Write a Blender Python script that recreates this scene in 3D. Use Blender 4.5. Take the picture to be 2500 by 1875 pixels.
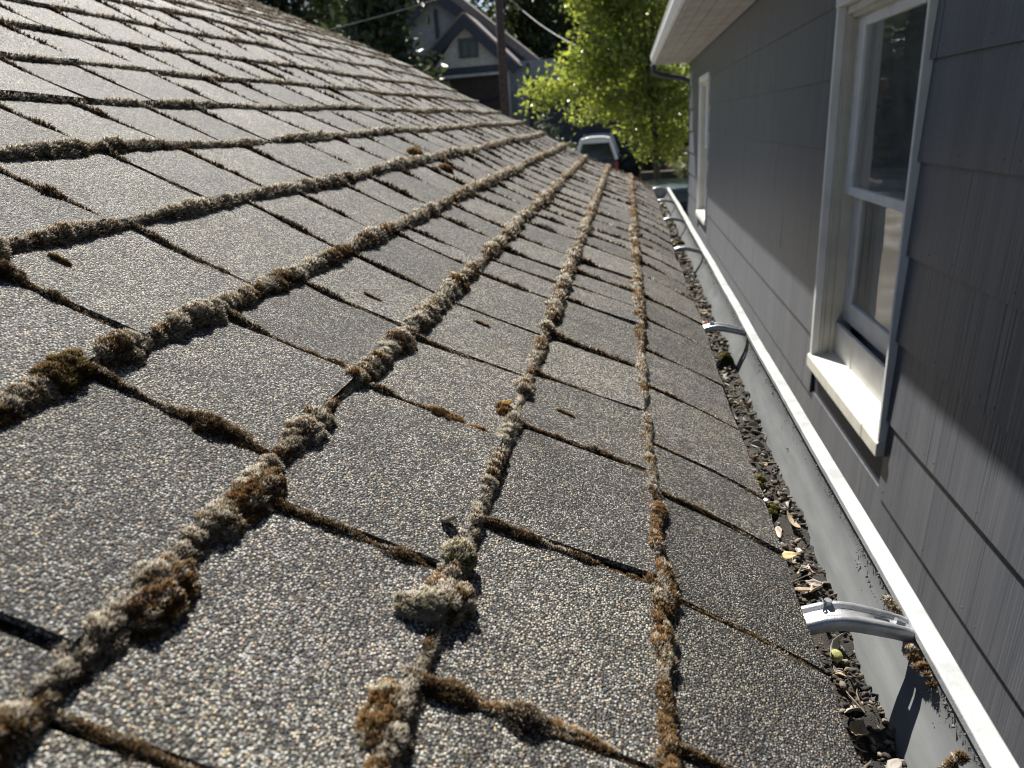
import bpy, math, random
import numpy as np
from mathutils import Vector, Matrix

rng = np.random.default_rng(7)
random.seed(7)
for o in list(bpy.data.objects):
    bpy.data.objects.remove(o)
SC = bpy.context.scene
COL = SC.collection

# ------------------------------------------------------------------ camera, sky, sun, exposure
CZ = 2.75                                     # eye height above the ground
RM = np.array([[0.9864042, 0.0107261, 0.1639868],
               [0.1500014, 0.3488467, -0.9250976],
               [-0.0671289, 0.9371184, 0.3424949]])
cam = bpy.data.cameras.new('camera')
cam.sensor_width = 36.0
cam.lens = 24.955
cam.clip_start = 0.02
cam.clip_end = 600
cam.dof.use_dof = True
cam.dof.focus_distance = 0.64
cam.dof.aperture_fstop = 9.5
camo = bpy.data.objects.new('camera', cam)
COL.objects.link(camo)
m4 = Matrix.Identity(4)
for i in range(3):
    for j in range(3):
        m4[i][j] = RM[i][j]
m4.translation = (0, 0, CZ)
camo.matrix_world = m4
SC.camera = camo

SUN = np.array([-0.248, 0.630, 0.735]); SUN /= np.linalg.norm(SUN)
w = bpy.data.worlds.new('World'); SC.world = w; w.use_nodes = True
nt = w.node_tree
sky = nt.nodes.new('ShaderNodeTexSky'); sky.sky_type = 'NISHITA'; sky.sun_disc = False
sky.sun_elevation = math.asin(SUN[2]); sky.sun_rotation = math.atan2(SUN[0], SUN[1])
sky.air_density = 1.0; sky.dust_density = 0.6; sky.ozone_density = 1.0
bg = nt.nodes['Background']; bg.inputs['Strength'].default_value = 0.050
nt.links.new(sky.outputs['Color'], bg.inputs['Color'])
sl = bpy.data.lights.new('sun', 'SUN'); sl.energy = 5.0; sl.angle = math.radians(0.53); sl.color = (1.0, 0.95, 0.87)
so = bpy.data.objects.new('sun', sl); COL.objects.link(so)
so.rotation_euler = Vector(-SUN).to_track_quat('-Z', 'Y').to_euler()
so.location = (-20, 60, 60)
SC.view_settings.view_transform = 'Standard'
SC.view_settings.look = 'None'
SC.view_settings.exposure = 1.08
SC.view_settings.gamma = 1.0
SC.cycles.filter_width = 1.05

# ------------------------------------------------------------------ helpers
def tag(o, label=None, cat=None, group=None, kind=None):
    if label: o['label'] = label
    if cat: o['category'] = cat
    if group: o['group'] = group
    if kind: o['kind'] = kind
    return o

def empty(name, loc=(0, 0, 0), rot=(0, 0, 0)):
    o = bpy.data.objects.new(name, None); COL.objects.link(o)
    o.location = loc; o.rotation_euler = rot
    o.empty_display_size = 0.1
    return o

def mesh_obj(name, verts, faces, mat, parent=None, smooth=False, solid=0.0, bevel=0.0, attrs=None):
    me = bpy.data.meshes.new(name)
    me.from_pydata([tuple(v) for v in verts], [], faces)
    me.update()
    if attrs:
        for an, vals in attrs.items():
            a = me.attributes.new(an, 'FLOAT', 'POINT'); a.data.foreach_set('value', np.asarray(vals, np.float32))
    return link_mesh(name, me, mat, parent, smooth, solid, bevel)

def link_mesh(name, me, mat, parent=None, smooth=False, solid=0.0, bevel=0.0):
    if mat is not None:
        me.materials.append(mat)
    if smooth:
        me.polygons.foreach_set('use_smooth', [True] * len(me.polygons))
    o = bpy.data.objects.new(name, me); COL.objects.link(o)
    if parent is not None: o.parent = parent
    if solid:
        md = o.modifiers.new('solid', 'SOLIDIFY'); md.thickness = abs(solid); md.offset = 1 if solid > 0 else -1
    if bevel:
        md = o.modifiers.new('bevel', 'BEVEL'); md.width = bevel; md.segments = 2; md.limit_method = 'ANGLE'
    return o

class MB:
    def __init__(s): s.v = []; s.f = []
    def box(s, a, b):
        (x0, y0, z0), (x1, y1, z1) = a, b
        n = len(s.v)
        s.v += [(x0, y0, z0), (x1, y0, z0), (x1, y1, z0), (x0, y1, z0), (x0, y0, z1), (x1, y0, z1), (x1, y1, z1), (x0, y1, z1)]
        s.f += [tuple(n + i for i in q) for q in ((3, 2, 1, 0), (4, 5, 6, 7), (0, 1, 5, 4), (1, 2, 6, 5), (2, 3, 7, 6), (3, 0, 4, 7))]
        return s
    def prism(s, poly, axis, a, b):
        n = len(s.v); k = len(poly)
        for c in (a, b):
            for p in poly:
                if axis == 0: s.v.append((c, p[0], p[1]))
                elif axis == 1: s.v.append((p[0], c, p[1]))
                else: s.v.append((p[0], p[1], c))
        s.f.append(tuple(range(n, n + k))); s.f.append(tuple(range(n + 2 * k - 1, n + k - 1, -1)))
        for i in range(k):
            j = (i + 1) % k
            s.f.append((n + i, n + k + i, n + k + j, n + j))
        return s
    def tube(s, pts, rad, seg=8):
        n0 = len(s.v); pts = [Vector(p) for p in pts]
        if not hasattr(rad, '__len__'): rad = [rad] * len(pts)
        ref = Vector((0.31, 0.17, 0.93))
        for i, p in enumerate(pts):
            t = (pts[min(i + 1, len(pts) - 1)] - pts[max(i - 1, 0)]).normalized()
            a = t.cross(ref)
            if a.length < 1e-3: a = t.cross(Vector((1, 0, 0)))
            a.normalize(); b = t.cross(a)
            for j in range(seg):
                an = 2 * math.pi * j / seg
                s.v.append(tuple(p + (a * math.cos(an) + b * math.sin(an)) * rad[i]))
        for i in range(len(pts) - 1):
            for j in range(seg):
                k = (j + 1) % seg
                s.f.append((n0 + i * seg + j, n0 + i * seg + k, n0 + (i + 1) * seg + k, n0 + (i + 1) * seg + j))
        s.f.append(tuple(n0 + j for j in range(seg))[::-1])
        e = n0 + (len(pts) - 1) * seg
        s.f.append(tuple(e + j for j in range(seg)))
        return s
    def quad(s, a, b, c, d):
        n = len(s.v); s.v += [tuple(a), tuple(b), tuple(c), tuple(d)]; s.f.append((n, n + 1, n + 2, n + 3)); return s
    def build(s, name, mat, parent=None, smooth=False, solid=0.0, bevel=0.0):
        return mesh_obj(name, s.v, s.f, mat, parent, smooth, solid, bevel)

def big_mesh(name, V, F, mat, parent=None, smooth=False, color=None):
    """V (n,3), F (m,3|4) numpy; color (n,3) -> point colour attribute"""
    me = bpy.data.meshes.new(name)
    V = np.asarray(V, np.float32); F = np.asarray(F, np.int32)
    k = F.shape[1]
    me.vertices.add(len(V)); me.vertices.foreach_set('co', V.ravel())
    me.loops.add(F.size); me.loops.foreach_set('vertex_index', F.ravel())
    me.polygons.add(len(F)); me.polygons.foreach_set('loop_start', np.arange(0, F.size, k, dtype=np.int32))
    me.update(calc_edges=True)
    if color is not None:
        a = me.attributes.new('tint', 'FLOAT_COLOR', 'POINT')
        c = np.ones((len(V), 4), np.float32); c[:, :3] = color
        a.data.foreach_set('color', c.ravel())
    return link_mesh(name, me, mat, parent, smooth)

# ------------------------------------------------------------------ materials
class NT:
    def __init__(s, name):
        s.m = bpy.data.materials.new(name); s.m.use_nodes = True
        s.t = s.m.node_tree; s.b = s.t.nodes['Principled BSDF']; s.out = s.t.nodes['Material Output']
    def n(s, typ, **kw):
        x = s.t.nodes.new('ShaderNode' + typ)
        for k, v in kw.items():
            if k in x.inputs and not hasattr(x, k): x.inputs[k].default_value = v
            else: setattr(x, k, v)
        return x
    def l(s, a, b): s.t.links.new(a, b)
    def pos(s): return s.n('NewGeometry').outputs['Position']
    def scaled(s, src, sc):
        mp = s.n('Mapping'); mp.inputs['Scale'].default_value = sc; s.l(src, mp.inputs['Vector']); return mp.outputs['Vector']
    def noise(s, vec, scale, detail=4, rough=0.55):
        x = s.n('TexNoise'); x.inputs['Scale'].default_value = scale; x.inputs['Detail'].default_value = detail
        x.inputs['Roughness'].default_value = rough; s.l(vec, x.inputs['Vector']); return x.outputs['Fac']
    def ramp(s, fac, stops, interp='LINEAR'):
        x = s.n('ValToRGB'); x.color_ramp.interpolation = interp
        e = x.color_ramp.elements
        while len(e) < len(stops): e.new(0.5)
        for i, (p, c) in enumerate(stops):
            e[i].position = p
            e[i].color = (c, c, c, 1) if not hasattr(c, '__len__') else (*c, 1)
        s.l(fac, x.inputs['Fac']); return x.outputs['Color']
    def mix(s, fac, a, b, mode='MIX'):
        x = s.n('Mix', data_type='RGBA', blend_type=mode)
        def put(v, sock):
            if hasattr(v, 'is_linked'): s.l(v, sock)
            elif hasattr(v, '__len__'): sock.default_value = (*v, 1)
            else: sock.default_value = (v, v, v, 1)
        if hasattr(fac, 'is_linked'): s.l(fac, x.inputs[0])
        else: x.inputs[0].default_value = fac
        put(a, x.inputs[6]); put(b, x.inputs[7]); return x.outputs[2]
    def math(s, op, a, b=0.0, c=None):
        x = s.n('Math', operation=op)
        for i, v in enumerate((a, b) if c is None else (a, b, c)):
            if hasattr(v, 'is_linked'): s.l(v, x.inputs[i])
            else: x.inputs[i].default_value = v
        return x.outputs[0]
    def bump(s, h, strength, dist, normal=None):
        x = s.n('Bump'); x.inputs['Strength'].default_value = strength; x.inputs['Distance'].default_value = dist
        s.l(h, x.inputs['Height'])
        if normal is not None: s.l(normal, x.inputs['Normal'])
        return x.outputs['Normal']
    def col(s, c): 
        if hasattr(c, 'is_linked'): s.l(c, s.b.inputs['Base Color'])
        else: s.b.inputs['Base Color'].default_value = (*c, 1)
        return s
    def rough(s, r):
        if hasattr(r, 'is_linked'): s.l(r, s.b.inputs['Roughness'])
        else: s.b.inputs['Roughness'].default_value = r
        return s
    def nrm(s, n): s.l(n, s.b.inputs['Normal']); return s

def painted(name, c, rough=0.5, var=0.12, scale=6.0, bump=0.15, metal=0.0):
    t = NT(name); p = t.pos()
    n1 = t.noise(p, scale, 6); n2 = t.noise(p, scale * 14, 4)
    dark = tuple(x * (1 - var * 2) for x in c); lite = tuple(min(1, x * (1 + var)) for x in c)
    t.col(t.mix(t.ramp(n1, [(0.35, 0.0), (0.7, 1.0)]), dark, lite)).rough(rough)
    t.b.inputs['Metallic'].default_value = metal
    t.nrm(t.bump(n2, bump, 0.004))
    return t.m

def mat_shingle():
    t = NT('asphalt_granules'); p = t.pos()
    v = t.n('TexVoronoi', feature='F1'); v.inputs['Scale'].default_value = 740; t.l(p, v.inputs['Vector'])
    sep = t.n('SeparateColor'); t.l(v.outputs['Color'], sep.inputs[0])
    rnd = t.n('Attribute', attribute_name='rnd').outputs['Fac']
    big = t.noise(p, 7.0, 5, 0.6); mid = t.noise(p, 38.0, 4, 0.6)
    tone = t.math('ADD', sep.outputs[0], t.math('MULTIPLY', t.math('SUBTRACT', mid, 0.5), 0.25))
    tone = t.math('ADD', tone, t.math('MULTIPLY', t.math('SUBTRACT', rnd, 0.5), 0.22))
    g = t.ramp(tone, [(0.0, (0.028, 0.027, 0.028)), (0.34, (0.070, 0.068, 0.067)), (0.58, (0.155, 0.150, 0.143)),
                      (0.80, (0.35, 0.345, 0.325)), (1.0, (0.62, 0.60, 0.55))])
    hue = t.ramp(sep.outputs[1], [(0.0, (0.92, 0.96, 1.08)), (0.45, (1.0, 1.0, 0.97)), (0.78, (1.05, 1.0, 0.91)),
                                  (0.90, (1.25, 1.02, 0.70)), (1.0, (1.22, 0.86, 0.78))])
    c = t.mix(1.0, g, hue, 'MULTIPLY')
    lich = t.ramp(big, [(0.42, 0.0), (0.66, 0.55)])
    c = t.mix(t.math('MULTIPLY', lich, 0.55), c, t.mix(1.0, c, (1.08, 1.12, 0.82), 'MULTIPLY'))
    dirt = t.ramp(t.noise(p, 19.0, 6, 0.7), [(0.28, 0.66), (0.60, 1.0)])
    c = t.mix(1.0, c, dirt, 'MULTIPLY')
    ed = t.ramp(v.outputs['Distance'], [(0.40, 0.0), (0.62, 0.80)])
    c = t.mix(ed, c, (0.014, 0.014, 0.015))                       # bitumen between the granules, with the shade of the gaps painted in
    spots = t.ramp(t.noise(p, 62.0, 5, 0.75), [(0.66, 0.0), (0.76, 0.5)])
    c = t.mix(spots, c, (0.30, 0.31, 0.255))                        # lichen crust
    worn = t.ramp(t.noise(t.scaled(p, (9, 26, 9)), 1.0, 5, 0.65), [(0.60, 0.0), (0.74, 0.42)])
    c = t.mix(worn, c, t.mix(1.0, c, 0.38, 'MULTIPLY'))              # bald, granule-poor streaks
    t.col(c)
    t.rough(t.ramp(sep.outputs[2], [(0.0, 0.52), (1.0, 0.85)]))
    t.b.inputs['Specular IOR Level'].default_value = 0.28
    h = t.math('SUBTRACT', 1.0, v.outputs['Distance'])
    h = t.math('ADD', h, t.math('MULTIPLY', sep.outputs[2], 0.55))
    n1 = t.bump(mid, 0.25, 0.004)
    t.nrm(t.bump(h, 1.0, 0.0014, n1))
    return t.m

def mat_moss():
    t = NT('moss')
    a = t.n('Attribute', attribute_name='tint').outputs['Color']
    n1 = t.noise(t.pos(), 90, 3)
    t.col(t.mix(1.0, a, t.ramp(n1, [(0.3, 0.75), (0.7, 1.15)]), 'MULTIPLY')).rough(0.85)
    t.b.inputs['Specular IOR Level'].default_value = 0.15
    tr = t.n('BsdfTranslucent'); t.l(a, tr.inputs['Color'])
    mx = t.n('MixShader'); mx.inputs[0].default_value = 0.48
    t.l(t.b.outputs[0], mx.inputs[1]); t.l(tr.outputs[0], mx.inputs[2]); t.l(mx.outputs[0], t.out.inputs['Surface'])
    return t.m

def mat_leaf(name, c1, c2, trans=0.5, rough=0.4, scale=1.3):
    t = NT(name)
    n1 = t.noise(t.pos(), scale, 3)
    ri = t.n('NewGeometry').outputs['Random Per Island']
    f = t.math('MULTIPLY', t.math('ADD', n1, ri), 0.5)
    c = t.mix(t.ramp(f, [(0.3, 0.0), (0.7, 1.0)]), c1, c2)
    t.col(c).rough(rough)
    tr = t.n('BsdfTranslucent'); t.l(t.mix(1.0, c, (1.75, 1.60, 0.80), 'MULTIPLY'), tr.inputs['Color'])
    mx = t.n('MixShader'); mx.inputs[0].default_value = trans
    t.l(t.b.outputs[0], mx.inputs[1]); t.l(tr.outputs[0], mx.inputs[2]); t.l(mx.outputs[0], t.out.inputs['Surface'])
    return t.m

def mat_siding():
    t = NT('painted_combed_siding'); p = t.pos()
    # vertical combing: varies along y, nearly constant along z
    v1 = t.scaled(p, (40, 190, 1.2)); v2 = t.scaled(p, (6, 16, 0.9)); v3 = t.scaled(p, (40, 75, 0.7))
    comb = t.noise(v1, 1.0, 2, 0.5); comb2 = t.noise(v3, 1.0, 2, 0.5); streak = t.noise(v2, 1.0, 4, 0.6)
    cl = t.noise(p, 5.0, 4)
    c = t.mix(t.ramp(streak, [(0.30, 0.0), (0.62, 1.0)]), (0.078, 0.086, 0.105), (0.126, 0.133, 0.150))
    c = t.mix(t.ramp(cl, [(0.4, 0.0), (0.75, 0.5)]), c, (0.091, 0.100, 0.122))
    t.col(c).rough(0.42)
    h = t.math('ADD', t.math('MULTIPLY', comb, 1.0), t.math('MULTIPLY', comb2, 0.9))
    t.nrm(t.bump(h, 0.5, 0.0022))
    return t.m

def mat_gutter():
    t = NT('gutter_paint'); p = t.pos()
    st = t.noise(t.scaled(p, (60, 7, 60)), 1.0, 5, 0.65); sp = t.noise(p, 420, 3, 0.6); sm = t.noise(p, 30, 5, 0.65)
    c = t.mix(t.ramp(st, [(0.35, 0.0), (0.7, 1.0)]), (0.125, 0.131, 0.133), (0.175, 0.184, 0.188))
    c = t.mix(t.ramp(sm, [(0.64, 0.0), (0.90, 0.4)]), c, (0.15, 0.145, 0.12))
    c = t.mix(t.ramp(sp, [(0.68, 0.0), (0.74, 0.8)]), c, (0.06, 0.055, 0.045))
    t.col(c).rough(t.ramp(sm, [(0.3, 0.30), (0.8, 0.5)]))
    t.nrm(t.bump(t.noise(t.scaled(p, (8, 3, 8)), 1.0, 2), 0.12, 0.01))
    return t.m

def mat_litter():
    t = NT('rotting_litter')
    ri = t.n('NewGeometry').outputs['Random Per Island']; p = t.pos()
    n1 = t.noise(p, 160, 5, 0.7); n2 = t.noise(p, 25, 4)
    f = t.math('ADD', t.math('MULTIPLY', ri, 0.6), t.math('MULTIPLY', n2, 0.5))
    c = t.ramp(f, [(0.1, (0.014, 0.012, 0.010)), (0.40, (0.036, 0.030, 0.024)), (0.64, (0.085, 0.070, 0.050)), (0.80, (0.26, 0.215, 0.16)), (0.95, (0.075, 0.085, 0.025))])
    c = t.mix(1.0, c, t.ramp(n1, [(0.3, 0.55), (0.7, 1.2)]), 'MULTIPLY')
    t.col(c).rough(0.85); t.nrm(t.bump(n1, 0.6, 0.003))
    return t.m

def mat_glass(name='window_glass', tint=(0.92, 0.95, 0.95)):
    t = NT(name)
    tr = t.n('BsdfTransparent'); tr.inputs['Color'].default_value = (*tint, 1)
    gl = t.n('BsdfGlossy'); gl.inputs['Roughness'].default_value = 0.02; gl.inputs['Color'].default_value = (1, 1, 1, 1)
    p = t.pos(); nb = t.bump(t.noise(p, 2.2, 2), 0.12, 0.02); t.l(nb, gl.inputs['Normal'])
    fr = t.n('Fresnel'); fr.inputs['IOR'].default_value = 1.52
    f = t.math('MINIMUM', t.math('ADD', t.math('MULTIPLY', fr.outputs[0], 1.7), 0.03), 1.0)
    mx = t.n('MixShader'); t.l(f, mx.inputs[0]); t.l(tr.outputs[0], mx.inputs[1]); t.l(gl.outputs[0], mx.inputs[2])
    df = t.n('BsdfDiffuse'); df.inputs['Color'].default_value = (0.45, 0.46, 0.45, 1)
    m2 = t.n('MixShader'); dust_sheen = t.ramp(t.noise(p, 9, 6, 0.7), [(0.40, 0.06), (0.8, 0.20)])  # dust film, thickened so its grey stands in for reflected light
    t.l(dust_sheen, m2.inputs[0]); t.l(mx.outputs[0], m2.inputs[1]); t.l(df.outputs[0], m2.inputs[2])
    t.l(m2.outputs[0], t.out.inputs['Surface'])
    return t.m

M = dict(
    shingle=mat_shingle(), moss=mat_moss(), siding=mat_siding(), gutter=mat_gutter(), litter=mat_litter(), glass=mat_glass(),
    sludge=painted('gutter_sludge', (0.036, 0.031, 0.024), 0.8, 0.35, 70, 0.8),
    felt=painted('roofing_felt', (0.018, 0.017, 0.016), 0.9),
    white=painted('white_trim_paint', (0.74, 0.745, 0.74), 0.45, 0.06, 9, 0.25),
    cream=painted('cream_jamb_paint', (0.56, 0.54, 0.48), 0.5, 0.07, 9, 0.25),
    sill=painted('sill_paint', (0.74, 0.72, 0.63), 0.5, 0.09, 14, 0.3),
    lip=painted('gutter_lip_paint', (0.47, 0.49, 0.485), 0.38, 0.14, 28, 0.12),
    alu=painted('stamped_aluminium', (0.42, 0.43, 0.45), 0.36, 0.12, 60, 0.2, 0.55),
    steel=painted('zinc_bolt', (0.35, 0.38, 0.40), 0.35, 0.1, 60, 0.1, 0.9),
    soffit=painted('soffit_paint', (0.40, 0.385, 0.36), 0.6, 0.10, 5, 0.3),
    trimdark=painted('dark_downspout', (0.05, 0.053, 0.06), 0.5),
    wood=painted('weathered_wood', (0.16, 0.12, 0.085), 0.8, 0.2, 12, 0.5),
    navy=painted('navy_trim', (0.035, 0.04, 0.065), 0.6),
    gable=painted('pale_gable_siding', (0.52, 0.51, 0.48), 0.7),
    bluewall=painted('blue_grey_wall', (0.27, 0.285, 0.31), 0.7),
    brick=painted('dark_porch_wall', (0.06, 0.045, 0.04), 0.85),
    teal=painted('dark_teal_window', (0.035, 0.055, 0.062), 0.4),
    farroof=painted('far_roof_shingle', (0.20, 0.175, 0.165), 0.85),
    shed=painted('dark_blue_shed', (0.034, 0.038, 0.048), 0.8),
    bark=painted('bark', (0.065, 0.05, 0.04), 0.95, 0.3, 20, 0.8),
    pole=painted('creosote_pole', (0.075, 0.052, 0.045), 0.9, 0.25, 10, 0.6),
    cable=painted('cable_sheath', (0.35, 0.35, 0.36), 0.4),
    vanwhite=painted('van_white_paint', (0.74, 0.74, 0.72), 0.25, 0.02, 3, 0.0),
    vanshade=painted('van_body_shade_navy', (0.015, 0.018, 0.035), 0.25, 0.05, 3, 0.0),  # navy of the van's lower body: shade put into the colour
    carteal=painted('teal_car_paint', (0.06, 0.09, 0.10), 0.25, 0.05, 3, 0.0),
    carglass=painted('car_glass', (0.01, 0.014, 0.022), 0.06, 0.0, 3, 0.0),
    red=painted('tail_lamp_red', (0.35, 0.03, 0.015), 0.25),
    tyre=painted('tyre_rubber', (0.02, 0.02, 0.02), 0.85),
    chrome=painted('chrome', (0.6, 0.6, 0.6), 0.15, 0.02, 5, 0.0, 1.0),
    plate=painted('white_glaze', (0.82, 0.83, 0.82), 0.2, 0.02, 5, 0.0),
    room=painted('room_plaster', (0.30, 0.29, 0.28), 0.9),
    cabinet=painted('cabinet_wood', (0.13, 0.12, 0.125), 0.6),
    tan=painted('tan_fence', (0.42, 0.24, 0.13), 0.85, 0.2, 6, 0.4),
    planter=painted('dark_timber', (0.03, 0.03, 0.032), 0.9),
    leafdry=mat_leaf('dead_leaf_tan', (0.22, 0.16, 0.09), (0.42, 0.33, 0.22), 0.2, 0.6, 60),
    leafyel=mat_leaf('dead_leaf_yellow', (0.52, 0.40, 0.17), (0.62, 0.52, 0.30), 0.3, 0.5, 60),
    leafgrey=mat_leaf('dead_leaf_grey', (0.16, 0.145, 0.125), (0.33, 0.30, 0.26), 0.1, 0.6, 60),
    leafpink=mat_leaf('dead_leaf_pinkish', (0.38, 0.29, 0.24), (0.55, 0.45, 0.38), 0.1, 0.6, 60),
    leafred=mat_leaf('dead_leaf_red', (0.36, 0.10, 0.04), (0.45, 0.18, 0.08), 0.2, 0.6, 60),
    podgreen=painted('green_pod', (0.30, 0.32, 0.09), 0.5, 0.3, 90, 0.4),
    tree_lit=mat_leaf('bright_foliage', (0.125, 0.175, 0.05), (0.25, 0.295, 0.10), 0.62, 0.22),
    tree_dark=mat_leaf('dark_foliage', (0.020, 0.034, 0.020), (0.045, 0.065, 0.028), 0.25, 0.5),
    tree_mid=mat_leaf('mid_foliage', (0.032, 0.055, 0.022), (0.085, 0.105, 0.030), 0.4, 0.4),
    shrub=mat_leaf('shrub_foliage', (0.07, 0.09, 0.05), (0.15, 0.16, 0.09), 0.3, 0.5),
)
def mat_ground():
    t = NT('packed_gravel_yard'); p = t.pos()
    n1 = t.noise(p, 0.5, 6); n2 = t.noise(p, 25, 5, 0.7)
    c = t.mix(t.ramp(n1, [(0.4, 0.0), (0.6, 1.0)]), (0.12, 0.11, 0.08), (0.27, 0.25, 0.22))
    t.col(t.mix(1.0, c, t.ramp(n2, [(0.3, 0.7), (0.7, 1.15)]), 'MULTIPLY')).rough(0.95)
    t.nrm(t.bump(n2, 0.6, 0.05)); return t.m
M['ground'] = mat_ground()

# ------------------------------------------------------------------ ground
mb = MB(); s = 300
mb.v = [(-s, -s, 0), (s, -s, 0), (s, s, 0), (-s, s, 0)]; mb.f = [(0, 1, 2, 3)]
tag(mb.build('ground', M['ground']), kind='structure')

# ------------------------------------------------------------------ near roof surface
U = 0.28
TH = math.radians(23.3)
DS = np.array([math.cos(TH), 0, -math.sin(TH)]); NN = np.array([math.sin(TH), 0, math.cos(TH)]); YY = np.array([0, 1.0, 0])
_ku = np.array([-20, -12, -8, -5.2, -4.3, -3.9, -3.43, -2.94, -2.45, -1.96, -1.47, -.98, -.49, 0, .49, .80, .98, 1.2])
_kh = np.array([.56, .55, .54, .50, .435, .37, .31, .262, .215, .178, .128, .06, .014, 0, -.003, -.036, -.07, -.115])
_fu = np.linspace(-20, 1.2, 4000); _fh = np.interp(_fu, _ku, _kh)
_k = np.hanning(61); _k /= _k.sum()
_fh = np.convolve(np.pad(_fh, 30, mode='edge'), _k, 'valid')
_fh[-60:] = np.interp(_fu[-60:], _ku, _kh)
def Hf(u):
    return np.interp(np.asarray(u) / U, _fu, _fh) * U
def wav(u, v):   # slow unevenness of the deck
    return 0.0022 * np.sin(v * 5.1 + u * 3) + 0.0016 * np.sin(v * 11.3 - u * 7 + 1.3) + 0.0012 * np.sin(v * 2.3 + 0.7)
def RP(u, v, e=0.0):
    """point on the roof: u down slope, v along the eave, e above the deck (metres)"""
    u = np.asarray(u, float); v = np.asarray(v, float); e = np.asarray(e, float)
    h = -U - .0072 + Hf(u) + wav(u, v)
    sl = (Hf(u + .004) - Hf(u - .004)) / .008
    n = NN - DS * np.expand_dims(sl, -1); n = n / np.linalg.norm(n, axis=-1, keepdims=True)
    P = np.expand_dims(u, -1) * DS + np.expand_dims(h, -1) * NN + np.expand_dims(v, -1) * YY + n * np.expand_dims(e, -1)
    P[..., 2] += CZ
    return P
def roof_frame(u):
    sl = float((Hf(u + .004) - Hf(u - .004)) / .008)
    n = NN - DS * sl; n /= np.linalg.norm(n); d = np.cross(YY, n); d /= np.linalg.norm(d)
    if d[0] < 0: d = -d
    return d, YY, n
def project(P):
    q = (np.asarray(P) - np.array([0, 0, CZ])) @ RM
    z = -q[..., 2]
    return 1250 + 1733 * q[..., 0] / z, 937.5 - 1733 * q[..., 1] / z, z

EXP = 0.49 * U
NC = 24
V0, V1 = -1.1, 15.25 * U
UTOP = 2 * EXP - NC * EXP

house = empty('shingled_house', (0, 0, 0))
tag(house, 'low house under the mossy grey asphalt shingle roof', 'house')
us = np.linspace(UTOP - 0.05, 0.985 * U, 90); vs = np.linspace(V0, V1, 40)
G = RP(us[:, None].repeat(40, 1), vs[None].repeat(90, 0), -0.001).reshape(-1, 3)
F = [(i * 40 + j, (i + 1) * 40 + j, (i + 1) * 40 + j + 1, i * 40 + j + 1) for i in range(89) for j in range(39)]
ridge = RP(UTOP - 0.05, 0.0)
nv = len(G); G = G.tolist()
# back slope, mirrored about the ridge
rx, rz = ridge[0], ridge[2]
G += [(rx, V0, rz - .01), (rx, V1, rz - .01), (rx - 3.2, V1, rz - 1.5), (rx - 3.2, V0, rz - 1.5)]
F.append((nv, nv + 1, nv + 2, nv + 3))
roof = mesh_obj('roof', G, F, M['felt'], house, solid=-0.018)
ex, ez = RP(0.985 * U, 0.0)[0], RP(0.985 * U, 0.0)[2]
MB().box((ex - .058, V0, ez - .19), (ex - .028, V1 - .01, ez - .022)).build('fascia', M['white'], house)
MB().box((ex - .058, V1 - .06, ez - .19), (ex - .40, V1 - .02, ez - .022))
mb = MB(); mb.prism([(rx - 3.0, 0), (ex - .35, 0), (ex - .35, ez - .16), (rx, rz - .12), (rx - 3.0, rz - 1.5)], 1, V0 + .15, V1 - .25)
mb.build('wall', M['siding'], house)
# rake board
mb = MB(); n = 40
ur = np.linspace(UTOP, 0.96 * U, n)
a = RP(ur, np.full(n, V1 - .03), -.022); b = RP(ur, np.full(n, V1 - .03), -.15)
c = a + np.array([0, .022, 0]); d = b + np.array([0, .022, 0])
mb.v = np.concatenate([a, b, c, d]).tolist()
for i in range(n - 1):
    mb.f += [(i, i + 1, n + i + 1, n + i), (2 * n + i, 3 * n + i, 3 * n + i + 1, 2 * n + i + 1), (n + i, n + i + 1, 3 * n + i + 1, 3 * n + i), (i, 2 * n + i, 2 * n + i + 1, i + 1)]
mb.build('rake_board', M['white'], house)

# ------------------------------------------------------------------ shingle tabs
JT = {0: [1.06, 1.54, 2.07, 2.43, 3.06, 3.62, 4.2, 4.75, 5.5, 6.0, 6.54],
      1: [.97, 1.53, 2.13, 2.65, 3.23, 3.93, 4.30, 4.70, 5.12, 5.75],
      2: [.66, 1.27, 1.95, 2.53, 3.12, 3.74, 4.15, 4.53, 5.07],
      3: [.75, 1.40, 1.97, 2.53, 3.09, 3.74, 3.98, 4.6],
      4: [1.0, 1.60, 2.24, 3.02, 3.53],
      5: [1.5, 2.15, 2.75, 3.28, 3.9, 4.6],
      6: [2.0, 2.68, 3.2, 3.72, 4.2, 4.95]}
joints = {}
for k in range(NC):
    js = list(JT.get(k, [rng.uniform(.2, .7)]))
    while js[0] > V0 / U: js.insert(0, js[0] - .57 * rng.uniform(.9, 1.12))
    while js[-1] < 15.25: js.append(js[-1] + .57 * rng.uniform(.8, 1.2))
    js = [j for j in js if V0 / U < j < 15.0]
    joints[k] = [V0] + [j * U for j in js] + [V1]

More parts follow.
